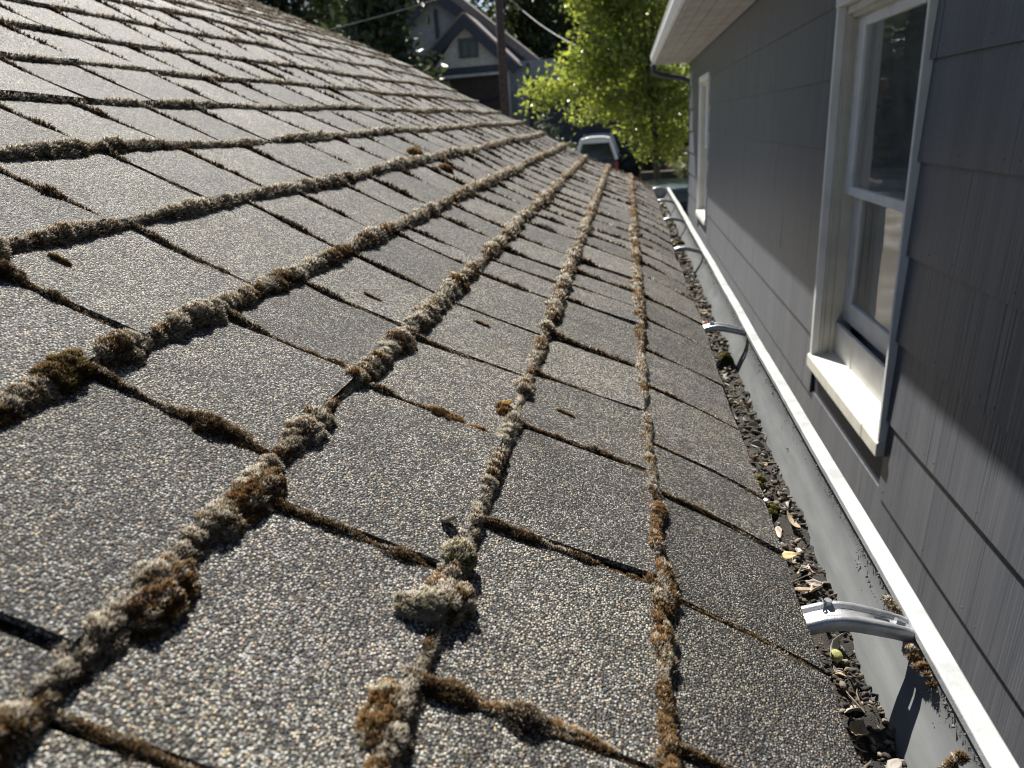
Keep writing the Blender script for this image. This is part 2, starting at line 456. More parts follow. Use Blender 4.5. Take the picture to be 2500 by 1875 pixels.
def tab_geometry(k, va, vb):
    uk = (2 - k) * EXP
    g = 0.0036
    nu, nvv = 3, 4
    ts = np.linspace(0, 1, nvv); ss = np.array([0.0, 0.42, 0.97, 1.22])
    V = []
    lift = .0048 * rng.random(2) ** 2.0; sag = rng.normal(0, .0008); e_off = rng.normal(0, .0006); skew = rng.normal(0, .0016, 4)
    eo = rng.normal(0, .0011, nvv)
    for layer in (0, 1):
        for s_ in ss:
            for it, t_ in enumerate(ts):
                v = (va + g) + (vb - va - 2 * g) * t_
                v += (skew[0] if t_ == 0 else skew[1] if t_ == 1 else 0) * (1 - s_)
                u = uk + (eo[it] if s_ == 0 else 0) + (skew[2] * (t_ - .5) if s_ == 0 else 0) - s_ * EXP
                e = 0.0085 * (1 - s_) + 0.0036 * s_ if s_ <= 1 else 0.0036 - (s_ - 1) * .006
                e += (lift[0] * (1 - t_) ** 3 + lift[1] * t_ ** 3) * (1 - s_) ** 2 + e_off * (s_ < 1) + sag * math.sin(math.pi * t_) * (s_ < .9)
                V.append((u, v, e - (0.0042 if layer else 0)))
    V = np.array(V)
    P = RP(V[:, 0], V[:, 1], V[:, 2])
    n = len(ss) * nvv
    idx = lambda i, j, l: l * n + i * nvv + j
    Fs = []
    for i in range(len(ss) - 1):
        for j in range(nvv - 1):
            Fs.append((idx(i, j, 0), idx(i, j + 1, 0), idx(i + 1, j + 1, 0), idx(i + 1, j, 0)))
    for j in range(nvv - 1): Fs.append((idx(0, j + 1, 0), idx(0, j, 0), idx(0, j, 1), idx(0, j + 1, 1)))
    for i in range(len(ss) - 1):
        Fs.append((idx(i, 0, 0), idx(i + 1, 0, 0), idx(i + 1, 0, 1), idx(i, 0, 1)))
        Fs.append((idx(i + 1, nvv - 1, 0), idx(i, nvv - 1, 0), idx(i, nvv - 1, 1), idx(i + 1, nvv - 1, 1)))
    return P, Fs

tabs = []
for k in range(NC):
    J = joints[k]
    for a, b in zip(J[:-1], J[1:]):
        P, Fs = tab_geometry(k, a, b)
        x, y, z = project(P[:12])
        vis = (z > 0.05) & (x > 0) & (x < 2500) & (y > 0) & (y < 1875)
        sc = 0.0
        if vis.any() and z.min() > 0.05:
            sc = (np.clip(x, 0, 2500).max() - np.clip(x, 0, 2500).min()) * (np.clip(y, 0, 1875).max() - np.clip(y, 0, 1875).min())
        tabs.append((sc, P, Fs, rng.random()))
tabs.sort(key=lambda t: -t[0])
for sc, P, Fs, r in tabs[:300]:
    mesh_obj('shingle', P, Fs, M['shingle'], roof, smooth=False, attrs={'rnd': [r] * len(P)})
VV, FF, RR = [], [], []
for sc, P, Fs, r in tabs[300:]:
    n0 = len(VV); VV += P.tolist(); FF += [tuple(n0 + i for i in f) for f in Fs]; RR += [r] * len(P)
tag(mesh_obj('shingles', VV, FF, M['shingle'], house, attrs={'rnd': RR}), kind='stuff')

# ------------------------------------------------------------------ moss
TIP = {'hoary': ((.90, .86, .76), (.20, .15, .095)), 'rust': ((.47, .27, .11), (.11, .058, .025)),
       'brown': ((.36, .235, .105), (.075, .047, .023)), 'olive': ((.36, .29, .10), (.06, .05, .02)),
       'pale': ((.86, .81, .66), (.20, .165, .09)), 'green': ((.22, .25, .06), (.035, .045, .012))}
def n3(p):
    """trilinear value noise, vectorised, 0..1"""
    i0 = np.floor(p); f = p - i0; f = f * f * (3 - 2 * f)
    def h(dx, dy, dz):
        x = (i0[:, 0] + dx) * 127.1 + (i0[:, 1] + dy) * 311.7 + (i0[:, 2] + dz) * 74.7
        return np.modf(np.abs(np.sin(x) * 43758.5453))[0]
    fx, fy, fz = f[:, 0], f[:, 1], f[:, 2]
    a = h(0, 0, 0) * (1 - fx) + h(1, 0, 0) * fx; b = h(0, 1, 0) * (1 - fx) + h(1, 1, 0) * fx
    c = h(0, 0, 1) * (1 - fx) + h(1, 0, 1) * fx; d = h(0, 1, 1) * (1 - fx) + h(1, 1, 1) * fx
    return (a * (1 - fy) + b * fy) * (1 - fz) + (c * (1 - fy) + d * fy) * fz
def billow(p): return np.abs(2 * n3(p) - 1) ** .55
def unit(a): return a / np.linalg.norm(a, axis=-1, keepdims=True)
class Moss:
    """cushions of hair-pointed shoots over a dark lumpy core"""
    def __init__(s): s.V = []; s.F = []; s.C = []; s.n = 0
    def add(s, V, F, C):
        s.V.append(V); s.F.append(F + s.n); s.C.append(C); s.n += len(V)
    def shoots(s, base, nor, size, tip, bc, stretch=1.0):
        n = len(base)
        nor = unit(nor + rng.normal(0, .36, (n, 3)) + np.array([0, 0, .18]))
        ln = size * rng.uniform(1.1, 2.9, n) * stretch
        a = unit(np.cross(nor, rng.normal(size=(n, 3)))); b = np.cross(nor, a)
        w_ = (size * rng.uniform(.38, .64, n))[:, None]
        V = np.stack([base + a * w_, base + (-.5 * a + .866 * b) * w_, base + (-.5 * a - .866 * b) * w_, base + nor * ln[:, None]], 1).reshape(-1, 3)
        Fs = (np.arange(n)[:, None, None] * 4 + np.array([[0, 1, 3], [1, 2, 3], [2, 0, 3]])[None]).reshape(-1, 3)
        tc = tip * rng.uniform(.6, 1.2, (n, 1)); b2 = bc * rng.uniform(.8, 1.8, (n, 1)) + .14 * tc
        s.add(V, Fs, np.stack([b2, b2, b2, tc], 1).reshape(-1, 3))
    def lump(s, c, frame, rad, kinds, sz, seed, freq=2.3, cover=1.0):
        """one irregular cushion"""
        Rm = np.stack(frame, 1); rad = np.asarray(rad)
        def surf(q):
            R = .52 + .50 * billow(q * freq + seed * 17.3) + .12 * billow(q * freq * 2.4 + seed * 5.1)
            P = q * rad * R[:, None]; P[:, 2] = np.maximum(P[:, 2], -.25 * rad[2]); return P
        q = ICO3_V; s.add(c + surf(q) * .90 @ Rm.T, ICO3_F, np.tile(np.array(TIP[kinds[0]][1]), (len(q), 1)))
        area = 2.0 * math.pi * (rad[0] * rad[1] + rad[0] * rad[2] + rad[1] * rad[2]) / 3 * 1.15
        n = int(np.clip(area / (sz * sz * .55) * cover, 12, 9000))
        q = rng.normal(size=(n, 3)); q[:, 2] = np.abs(q[:, 2]) - .25 * rng.random(n); q = unit(q)
        P = surf(q); nor = unit(q / rad)
        t = n3(q * 1.9 + seed * 3.7) + rng.normal(0, .07, n); B = billow(q * freq + seed * 17.3)
        idx = np.clip((t - .22) / .56 * len(kinds), 0, len(kinds) - 1).astype(int)
        tips = np.array([TIP[k][0] for k in kinds])[idx]; bases = np.array([TIP[k][1] for k in kinds])[idx]
        tips = tips * (.55 + .55 * B)[:, None]
        s.shoots(c + (P * .93) @ Rm.T, nor @ Rm.T, np.full(n, sz), tips, bases)
    def bead(s, c, frame, rad, kind, size, kind2=None):
        s.lump(np.asarray(c), frame, rad, [kind, kind2 or kind], size, rng.uniform(0, 50), 1.4)
    def rope(s, pos, frame_fn, rfun, s0, s1, seed, colfun, step=.04):
        a0 = s0
        while a0 < s1:
            a1 = min(a0 + step, s1); m = .5 * (a0 + a1)
            P0 = pos(np.array([m]), np.array([0.0]), np.array([.005]))[0]
            x, y, z = project(P0); a0_ = a0; a0 = a1
            if z < .05 or x < -700 or x > 3100 or y < -350 or y > 2500: continue
            sz, dist = shoot_size(P0)
            rm = float(rfun(np.linspace(a0_, a1, 7)).mean())
            if rm < .0006: continue
            ac, tn, nn = frame_fn(m)
            def surf(sv, a):
                q = np.stack([sv / .0125 + seed * 37.7, np.cos(a) * .9, np.sin(a) * .9], 1)
                q2 = np.stack([sv / .0050 + seed * 11.3, np.cos(a) * 1.9 + 9, np.sin(a) * 1.9], 1)
                B = billow(q); R = rfun(sv) * (.40 + .62 * B + .30 * billow(q2))
                return R, B
            ns = max(4, int((a1 - a0_) / max(.0024, sz * 1.7))); na = 8
            gs = np.linspace(a0_ - .0006, a1 + .0006, ns); ga = np.linspace(-.35, math.pi + .35, na)
            SS, AA = np.meshgrid(gs, ga, indexing='ij'); sv = SS.ravel(); av = AA.ravel()
            R, B = surf(sv, av); R = R * .88
            C0 = pos(sv, np.zeros_like(sv), np.full_like(sv, .0036))
            V = C0 + (R * np.cos(av) * 1.12)[:, None] * ac + (R * np.sin(av))[:, None] * nn
            i_, j_ = np.meshgrid(np.arange(ns - 1), np.arange(na - 1), indexing='ij'); b_ = (i_ * na + j_).ravel()
            F = np.concatenate([np.stack([b_, b_ + 1, b_ + na + 1], 1), np.stack([b_, b_ + na + 1, b_ + na], 1)])
            tc, bc = colfun(sv, av, B); s.add(V, F, bc)
            n = int((a1 - a0_) * math.pi * rm * 1.1 / (sz * sz * .55)) + 4
            sv = rng.uniform(a0_, a1, n); av = rng.uniform(-.3, math.pi + .3, n)
            R, B = surf(sv, av); R2, _ = surf(sv + .0008, av); dR = (R2 - R) / .0008
            C0 = pos(sv, np.zeros_like(sv), np.full_like(sv, .0036))
            rad_ = np.cos(av)[:, None] * ac + np.sin(av)[:, None] * nn
            V = C0 + (R * np.cos(av) * 1.12 * .93)[:, None] * ac + (R * np.sin(av) * .93)[:, None] * nn
            tc, bc = colfun(sv, av, B)
            ok = R > .0007
            s.shoots(V[ok], (rad_ - np.clip(dR, -1, 1)[:, None] * tn)[ok], np.full(ok.sum(), sz), tc[ok], bc[ok])
    def build(s, name, label, parent=None, kind='stuff', cat=None, group=None):
        if not s.V: return None
        o = big_mesh(name, np.concatenate(s.V), np.concatenate(s.F), M['moss'], parent, color=np.concatenate(s.C))
        global NSHOOT; NSHOOT += sum(len(f) for f in s.F)
        return tag(o, label, cat, group, kind)
NSHOOT = 0
def ico():
    t = (1 + 5 ** .5) / 2
    v = np.array([(-1, t, 0), (1, t, 0), (-1, -t, 0), (1, -t, 0), (0, -1, t), (0, 1, t), (0, -1, -t), (0, 1, -t), (t, 0, -1), (t, 0, 1), (-t, 0, -1), (-t, 0, 1)], float)
    f = np.array([(0, 11, 5), (0, 5, 1), (0, 1, 7), (0, 7, 10), (0, 10, 11), (1, 5, 9), (5, 11, 4), (11, 10, 2), (10, 7, 6), (7, 1, 8), (3, 9, 4), (3, 4, 2), (3, 2, 6), (3, 6, 8), (3, 8, 9), (4, 9, 5), (2, 4, 11), (6, 2, 10), (8, 6, 7), (9, 8, 1)])
    return v / np.linalg.norm(v[0]), f
ICO_V, ICO_F = ico()
def sub_ico(V, F):
    V = V.tolist(); mid = {}; out = []
    def mp(a, b):
        k = (min(a, b), max(a, b))
        if k not in mid:
            m = np.array(V[a]) + np.array(V[b]); V.append((m / np.linalg.norm(m)).tolist()); mid[k] = len(V) - 1
        return mid[k]
    for a, b, c in F:
        x, y, z = mp(a, b), mp(b, c), mp(c, a); out += [(a, x, z), (b, y, x), (c, z, y), (x, y, z)]
    return np.array(V), np.array(out)
ICO3_V, ICO3_F = sub_ico(*sub_ico(ICO_V, ICO_F))
def vnoise(x, seed):
    i = math.floor(x); f = x - i; f = f * f * (3 - 2 * f)
    h = lambda n: (math.sin(n * 127.1 + seed * 311.7) * 43758.5453) % 1.0
    return h(i) * (1 - f) + h(i + 1) * f
def shoot_size(P):
    d = np.linalg.norm(P - np.array([0, 0, CZ]))
    return float(np.clip(.00100 * (d / .55) ** 1.15, .00090, .0048)), d

ROWR = {1: .0086, 2: .0104, 3: .0116, 4: .0112, 5: .0094, 6: .0078, 7: .0062, 8: .0052, 9: .0046}
vn = np.vectorize(vnoise)
tH, tR, tB, tO, tP = (np.array(TIP[k][0]) for k in ('hoary', 'rust', 'brown', 'olive', 'pale'))
bH, bR, bB = (np.array(TIP[k][1]) for k in ('hoary', 'rust', 'brown'))
def row_cols(k):
    def f(sv, av, B):
        q = n3(np.stack([sv / .034 + k * 9.7, np.cos(av) * .5, np.sin(av) * .5], 1)) * .62 + n3(np.stack([sv / .009 + k * 3.1, np.cos(av), np.sin(av)], 1)) * .38
        thr = .46 if k <= 1 else .55 if k <= 4 else .66
        brown = 1 / (1 + np.exp(-(q - thr) * 26)); rust = n3(np.stack([sv / .05 + k * 5.5, np.zeros_like(sv), np.zeros_like(sv)], 1))[:, None]
        dark = tB * (1 - rust) + tR * rust if k <= 5 else tO * (1 - rust) + tB * rust
        pick = (rng.random(len(sv)) < (brown * .88 + .06))[:, None]
        tip = np.where(pick, dark, np.where(rng.random((len(sv), 1)) < .3, tP, tH)) * (.50 + .62 * B)[:, None]
        base = bB * brown[:, None] + bH * (1 - brown[:, None]) * .8
        return tip, base
    return f
for k in range(1, NC - 1):
    ms = Moss()
    uk = (2 - k) * EXP
    r0 = ROWR.get(k, .0040)
    def rfun(sv, k=k, r0=r0):
        z = np.zeros_like(sv)
        a = n3(np.stack([sv / .034 + k * 7.1, z, z], 1)); b = n3(np.stack([sv / .13 + k * 3.3, z + 5, z], 1)); g_ = n3(np.stack([sv / .075 + k * 1.7, z + 9, z], 1))
        lum = .56 + .80 * a * (.55 + .85 * b)
        if k >= 6: lum = lum * (.75 + .35 * np.clip((n3(np.stack([sv / .2 + k, z + 2, z], 1)) - .6) * 8, 0, 1))
        return r0 * lum * (.38 + .62 * np.clip((g_ - .10) * 9, 0, 1))
    fr = roof_frame(uk)
    ms.rope(lambda sv, da, e, uk=uk: RP(uk + .0016 + da, sv, e), lambda m, fr=fr: fr, rfun, .12, V1 - .01, k, row_cols(k))
    ORD = ['', 'first', 'second', 'third', 'fourth', 'fifth', 'sixth', 'seventh', 'eighth', 'ninth', 'tenth', 'eleventh', 'twelfth', 'thirteenth', 'fourteenth', 'fifteenth', 'sixteenth', 'seventeenth', 'eighteenth', 'nineteenth', 'twentieth', 'twenty-first', 'twenty-second', 'twenty-third']
    ms.build('moss', ('rusty brown' if k <= 1 else 'grey and brown' if k <= 5 else 'pale grey') + ' moss along the %s shingle course up from the gutter' % ORD[k])
# moss in the slots between tabs
ms = Moss()
def slot_cols(sv, av, B):
    q = n3(np.stack([sv / .014, np.cos(av) * .4 + 3, np.sin(av) * .4], 1))
    rust = n3(np.stack([sv / .04, np.zeros_like(sv), np.zeros_like(sv) + 7], 1))[:, None]
    tip = (tB * (1 - .5 * rust) + tR * .5 * rust) * (.28 + .45 * B)[:, None]
    tip = np.where((rng.random(len(sv)) < .10 + .35 * (q > .66))[:, None], tH * .8, tip)
    return tip, np.tile(bB * .7, (len(sv), 1))
for k in range(0, NC - 1):
    uk = (2 - k) * EXP
    for ji, vj in enumerate(joints[k][1:-1]):
        if vj < .1: continue
        dens = rng.uniform(.35, 1.0); sd = k * 31.7 + ji * 3.9
        def rfun(sv, k=k, sd=sd, dens=dens):
            z = np.zeros_like(sv)
            a = n3(np.stack([sv / .020 + sd, z, z], 1)); b = n3(np.stack([sv / .050 + sd * 1.3, z + 4, z], 1))
            return (.0018 + .0060 * (a * b) ** 1.1 * (.6 + dens)) * (1.15 if 1 <= k <= 5 else .85) * np.clip((b * (.6 + dens) - .20) * 8, .5 if k <= 4 else 0, 1)
        wob = rng.normal(0, .0012, 2)
        ms.rope(lambda sv, da, e, vj=vj, uk=uk, wob=wob: RP(sv, vj + da + wob[0] + wob[1] * np.sin((sv - uk) * 60), e), lambda m: (YY, roof_frame(m)[0], roof_frame(m)[2]), rfun, uk - EXP * .97, uk - .001, sd, slot_cols, .035)
ms.build('moss', 'thin dark moss filling the slots between shingle tabs')


# ------------------------------------------------------------------ gutter
LX, LZ = 0.2414, CZ - 0.405          # outer lip corner
GY0, GY1 = -0.9, 4.38
gut = empty('eave_gutter', (LX, 0, LZ))
tag(gut, 'grey metal eave gutter full of litter below the mossy roof edge', 'gutter')
def gp(x, z): return (x, z)
prof = [(-.1310, .012), (-.1310, -.088), (-.1285, -.092), (-.0560, -.093), (-.0500, -.090), (-.0465, -.084), (-.0440, -.074), (-.0390, -.063), (-.0310, -.052), (-.0225, -.042), (-.0160, -.031), (-.0135, -.019), (-.0130, -.008)]
ny = 60
ys = np.linspace(GY0, GY1, ny)
V = []
for y in ys:
    for x, z in prof: V.append((x + .0012 * math.sin(y * 3.1 + x * 40), y, z))
k = len(prof)
Fg = [(i * k + j, i * k + j + 1, (i + 1) * k + j + 1, (i + 1) * k + j) for i in range(ny - 1) for j in range(k - 1)]
trough = mesh_obj('trough', V, Fg, M['gutter'], gut, smooth=True, solid=-.0012)
lp = [(-.0165, -.0090), (-.0170, -.0012), (-.0155, .0002), (-.0015, .0006), (.0000, -.0006), (.0003, -.0150), (-.0010, -.0165), (-.0026, -.0150), (-.0028, -.0040), (-.0125, -.0040), (-.0140, -.0090)]
V = []
for y in ys:
    for x, z in lp: V.append((x + .0010 * math.sin(y * 4.1) + .0005 * math.sin(y * 13), y, z + .0012 * math.sin(y * 2.7) + .0005 * math.sin(y * 9.1)))
k = len(lp)
Fg = [(i * k + j, i * k + (j + 1) % k, (i + 1) * k + (j + 1) % k, (i + 1) * k + j) for i in range(ny - 1) for j in range(k)]
Fg += [tuple(range(k)), tuple((ny - 1) * k + j for j in range(k))[::-1]]
mesh_obj('front_lip', V, Fg, M['lip'], gut, bevel=.0006)
mb = MB(); mb.prism([(x, z) for x, z in prof] + [(-.013, .0)], 1, GY1 - .001, GY1 + .0015)
mb.build('end_cap', M['lip'], gut)

def hanger(yc, tilt):
    path = [(-.130, -.010), (-.116, -.003), (-.100, .0040), (-.085, .0085), (-.072, .0095), (-.060, .0078), (-.045, .0040), (-.032, .0005), (-.020, -.0035), (-.0145, -.0060)]
    sec = [(-.0125, -.0085), (-.0125, -.0010), (-.0112, .0012), (-.0095, .0020), (-.0072, .0016), (-.0058, -.0008), (-.0020, -.0012), (.0020, -.0012), (.0058, -.0008), (.0072, .0016), (.0095, .0020), (.0112, .0012), (.0125, -.0010), (.0125, -.0085)]
    pp = []
    for (a, b) in zip(path[:-1], path[1:]):
        for t in (0, .5): pp.append((a[0] + (b[0] - a[0]) * t, a[1] + (b[1] - a[1]) * t))
    pp.append(path[-1])
    V = []; Fh = []
    for i, (x, z) in enumerate(pp):
        f = i / (len(pp) - 1)
        wd = 1.0 - .22 * max(0, (f - .55) / .45)
        for (sy, sz) in sec:
            V.append((x, yc + sy * wd + tilt * x, z + sz * (1.0 if f < .9 else .7)))
    k = len(sec)
    for i in range(len(pp) - 1):
        for j in range(k - 1):
            if j == 6 and -.052 < pp[i][0] < -.034: continue            # the slot
            Fh.append((i * k + j, i * k + j + 1, (i + 1) * k + j + 1, (i + 1) * k + j))
    h = mesh_obj('hanger', V, Fh, M['alu'], gut, smooth=True, solid=-.0010)
    mb = MB(); yb = yc + .0085
    mb.tube([(-.080, yb + tilt * -.080, .0105), (-.080, yb + tilt * -.080, .0150)], .0032, 6)
    mb.build('bolt', M['steel'], h)
    ring = [(-.0850 + .001 * math.sin(a), yb + tilt * -.085 + .0075 * math.cos(a), .0085 + .0055 * math.sin(a)) for a in np.linspace(-.5, math.pi + .5, 12)]
    MB().tube(ring, .0009, 6).build('clip', M['steel'], h)
    mb = MB(); mb.tube([(-.028, yc - .002, .0008), (-.021, yc - .0025, -.0018)], [.0032, .0026], 8)
    mb.build('rivet', M['alu'], h)
for yc, tl in ((-.35, 0), (.522, .06), (1.392, .05), (2.285, -.03), (2.985, .04), (3.66, 0), (4.30, .03)):
    hanger(yc, tl)

# grit along the inside of the lip
N = 2600
yy = rng.uniform(.25, 4.3, N); d_ = np.abs(rng.normal(0, .009, N)) * (0.4 + 1.2 * np.array([vnoise(y / .05, 3) for y in yy]))
px = np.array([p[0] for p in prof])[::-1][:10]; pz = np.array([p[1] for p in prof])[::-1][:10]
zz = -.0085 - d_; xx = np.interp(-zz, -pz, px)
sz = rng.uniform(.0003, .0009, N) * rng.choice([1, 1, 1, 2.0], N)
T = np.array([[1, 0, -.7], [-1, 0, -.7], [0, 1, .7], [0, -1, .7]], float)
rotv = rng.normal(size=(N, 4, 3)) * .35
Vg = np.stack([xx + LX - .0012, yy, zz + LZ], 1)[:, None] + (T[None] + rotv) * sz[:, None, None]
Fg = (np.arange(N)[:, None, None] * 4 + np.array([[0, 2, 1], [0, 1, 3], [1, 2, 3], [0, 3, 2]])[None]).reshape(-1, 3)
tag(big_mesh('grit', Vg.reshape(-1, 3), Fg, M['litter']), 'dark grit clinging under the gutter lip', kind='stuff')

# litter bed: sludge sheet + crumbs
ny, nx = 420, 14
ysl = np.linspace(GY0 + .05, GY1 - .01, ny); xsl = np.linspace(-.130, -.036, nx)
bedz = np.zeros((ny, nx))
for i, y in enumerate(ysl):
    for j, x in enumerate(xsl):
        bedz[i, j] = -.0670 + .007 * vnoise(y / .10, 5) + .006 * (vnoise(y / .021 + x * 60, 6) - .5) + .006 * (vnoise(y / .008 - x * 170, 7) - .5) - .10 * max(0, x + .047) * 1.0
    bedz[i] += rng.normal(0, .0012, nx)
V = np.stack([np.tile(xsl, (ny, 1)) + LX, np.tile(ysl[:, None], (1, nx)), bedz + LZ], 2).reshape(-1, 3)
Fb = [(i * nx + j, i * nx + j + 1, (i + 1) * nx + j + 1, (i + 1) * nx + j) for i in range(ny - 1) for j in range(nx - 1)]
def bed_z(x, y):
    i = int(np.clip((y - ysl[0]) / (ysl[1] - ysl[0]), 0, ny - 1)); j = int(np.clip((x - xsl[0]) / (xsl[1] - xsl[0]), 0, nx - 1))
    return bedz[i, j]
tag(mesh_obj('sludge', V, Fb, M['sludge'], smooth=True), 'damp black brown sludge lining the gutter bottom', kind='stuff')
VV = []; FF = []; n0 = 0
for q in range(8000):
    y = .25 + (GY1 - .3) * rng.random() ** 1.8; x = rng.uniform(-.098, -.040)
    sz = (.0006 + .0030 * rng.random() ** 3) * (1 + .45 * y)
    rad = sz * np.array([rng.uniform(.7, 1.9), rng.uniform(.5, 1.1), rng.uniform(.2, .7)]); Q, _ = np.linalg.qr(np.array([[math.cos(q), math.sin(q), 0], [-math.sin(q), math.cos(q), 0], [0, 0, 1]]) + rng.normal(0, .45, (3, 3)))
    c = np.array([x + LX, y, bed_z(x, y) + LZ + rad.min() * .7 + .0015 * rng.random()])
    VV.append(c + (ICO_V * rng.uniform(.7, 1.25, (12, 1)) * rad) @ Q); FF.append(ICO_F + n0); n0 += 12
tag(big_mesh('gutter_litter', np.concatenate(VV), np.concatenate(FF), M['litter']), 'dark rotting litter and crumbs lying in the gutter', kind='stuff')

def leaf_mesh(L, Wd, curl, fold, twist):
    V = []; F = []; nu, nw = 7, 5
    for i in range(nu):
        t = i / (nu - 1); wv = Wd * math.sin(math.pi * min(.98, max(.04, t)) ** .8) * (1 + .12 * math.sin(t * 17))
        for j in range(nw):
            s_ = j / (nw - 1) * 2 - 1
            x = (t - .5) * L; y = s_ * wv * .5
            z = curl * L * (t - .5) ** 2 * 2 + fold * abs(s_) ** 1.5 * wv + .06 * Wd * math.sin(7 * t + 3 * s_)
            a = twist * (t - .5)
            V.append((x, y * math.cos(a) - z * math.sin(a), y * math.sin(a) + z * math.cos(a)))
    for i in range(nu - 1):
        for j in range(nw - 1): F.append((i * nw + j, i * nw + j + 1, (i + 1) * nw + j + 1, (i + 1) * nw + j))
    return V, F
def leaf(x, y, L, Wd, mat, label, rz, up=.004, group=None, rx=.2, curl=.3, fold=.2, twist=.4, name='dead_leaf', z=None):
    V, F = leaf_mesh(L, Wd, curl, fold, twist)
    o = mesh_obj(name, V, F, M[mat], smooth=True, solid=.0004)
    o.location = (LX + x, y, LZ + (bed_z(x, y) if z is None else z) + up); o.rotation_euler = (rx, rng.uniform(-.25, .25), rz)
    return tag(o, label, 'leaf', group)
leaf(-.074, .700, .026, .014, 'leafyel', 'pale yellow leaf lying flat in the gutter just beyond the nearest hanger', .25, .007, rx=.1, curl=.1, fold=.05, twist=.1)
leaf(-.072, .640, .030, .010, 'leafdry', 'cream curled leaf beside the nearest gutter hanger', .1, .007, rx=-.3, curl=.2)
leaf(-.069, .460, .022, .014, 'leafdry', 'crumpled tan leaf in the gutter at the lower right', 1.2, .007, rx=.3, curl=.5, fold=.35, twist=.9)
leaf(-.060, .560, .034, .008, 'leafgrey', 'dark twisted leaf stalk standing up in the gutter', 1.1, .012, rx=.9, curl=.4, twist=1.4)
leaf(-.066, 1.62, .030, .020, 'leafred', 'orange red dead leaf in the gutter beyond the second hanger', .5, .010, rx=.6)
leaf(-.055, .765, .036, .008, 'leafdry', 'long pale curled leaf against the gutter wall under green moss', 1.9, .009, curl=.3, twist=.9)
for q in range(230):
    y = .30 + 3.9 * rng.random() ** 1.7; x = rng.uniform(-.092, -.048)
    kk = ['leafgrey', 'leafdry', 'leafgrey', 'leafgrey', 'leafpink'][q % 5]
    L = (.006 + .018 * rng.random() ** 1.6) * (1 + .15 * y)
    leaf(x, y, L, L * rng.uniform(.28, .6), kk, 'small curled dead leaf among the dark litter of the gutter', rng.uniform(0, 6.28), rng.uniform(.002, .010), 'dead leaves in the gutter', rng.uniform(-.7, .7), rng.uniform(-.5, .9), rng.uniform(0, .6), rng.uniform(-1.2, 1.2))
for q in range(26):
    y = .32 + 1.9 * rng.random() ** 1.4; x = rng.uniform(-.088, -.052); a = rng.uniform(0, 3.14); L = rng.uniform(.02, .05)
    p = [(-L / 2, 0, 0), (-L / 6, L * rng.uniform(-.1, .1), .003), (L / 5, L * rng.uniform(-.1, .1), .002), (L / 2, 0, 0)]
    o = MB().tube(p, [.0009, .0008, .0006, .0004], 5).build('twig', M['wood'])
    o.location = (LX + x, y, LZ + bed_z(x, y) + .004); o.rotation_euler = (0, rng.uniform(-.2, .2), a)
    tag(o, 'thin dry twig lying on the gutter litter', 'twig', 'twigs in the gutter')
# green seed pod
Vp = ICO_V * np.array([.0075, .0085, .006]) * rng.uniform(.88, 1.12, (12, 1))
o = mesh_obj('seed_pod', Vp, [tuple(f) for f in ICO_F], M['podgreen'], smooth=True)
o.modifiers.new('sub', 'SUBSURF').levels = 2; o.modifiers['sub'].render_levels = 2
o.location = (LX - .062, .546, LZ + bed_z(-.062, .546) + .007)
tag(o, 'small yellow green seed pod on the gutter litter', 'seed pod')

# ------------------------------------------------------------------ separate moss clumps
def clump(u, v, spec, label, e=.004, name='moss_clump'):
    ms = Moss(); fr = roof_frame(u * U)
    for du, dv, de, ru, rv, rn, kinds, seed in spec:
        c = RP(u * U + du, v * U + dv, e + de); sz, dist = shoot_size(c)
        ms.lump(c, fr, (ru, rv, rn), kinds, sz, seed)
    ms.build(name, label, kind=None, cat='moss', group=None)
def blob(n, su, sv, r, kinds, seed):
    g = np.random.default_rng(seed); out = []
    m = 2 + n // 3
    for i in range(m):
        f = .62 if m > 1 else 1
        kk = list(kinds); g.shuffle(kk)
        out.append((g.uniform(-1, 1) * su * .7, g.uniform(-1, 1) * sv * .8, 0, su * .55 + r * g.uniform(.75, 1.0), sv * .55 + r * g.uniform(.75, 1.0), r * g.uniform(.95, 1.25), kk, seed + i * .37))
    return out
clump(-.98, 1.34, blob(5, .007, .011, .0125, ['brown', 'olive', 'brown'], 1), 'round dark brown moss cushion at the left edge of the photo')
clump(-.47, 1.26, blob(6, .008, .016, .0120, ['brown', 'rust', 'brown', 'hoary'], 2), 'rich brown double moss cushion at the left-centre tab corner')
clump(-.47, 1.12, blob(4, .007, .012, .0105, ['hoary', 'pale', 'brown'], 3), 'grey white moss cushion just below the brown double cushion')
clump(-.47, .90, blob(6, .008, .018, .0125, ['brown', 'hoary', 'rust'], 4), 'large mottled brown moss cushion low on the left')
clump(-.030, 1.13, blob(3, .006, .005, .0092, ['pale', 'hoary', 'pale'], 5), 'whitish oblong moss lump standing proud at lower centre', .010)
clump(.02, 1.18, blob(5, .008, .010, .0115, ['brown', 'brown', 'hoary'], 6), 'dark brown moss tuft right beside the whitish lump')
clump(.0, 1.325, blob(3, .005, .006, .0095, ['pale', 'olive', 'pale'], 7), 'small yellowish moss cushion above the whitish lump', .010)
clump(-.02, .86, blob(6, .005, .014, .0100, ['rust', 'pale', 'brown'], 8), 'rusty moss cushion with pale top at the bottom edge')
clump(-.20, 1.95, blob(4, .013, .004, .0072, ['brown', 'rust', 'brown'], 9), 'dark brown moss pad lying in a slot at the centre')
clump(-.08, 1.945, blob(3, .009, .004, .0055, ['rust', 'brown'], 10), 'small reddish moss pad beside the dark slot pad')
clump(.50, 1.92, blob(8, .008, .022, .0066, ['rust', 'hoary', 'brown', 'rust'], 11), 'wide rust coloured moss mat where two joints meet near the gutter')
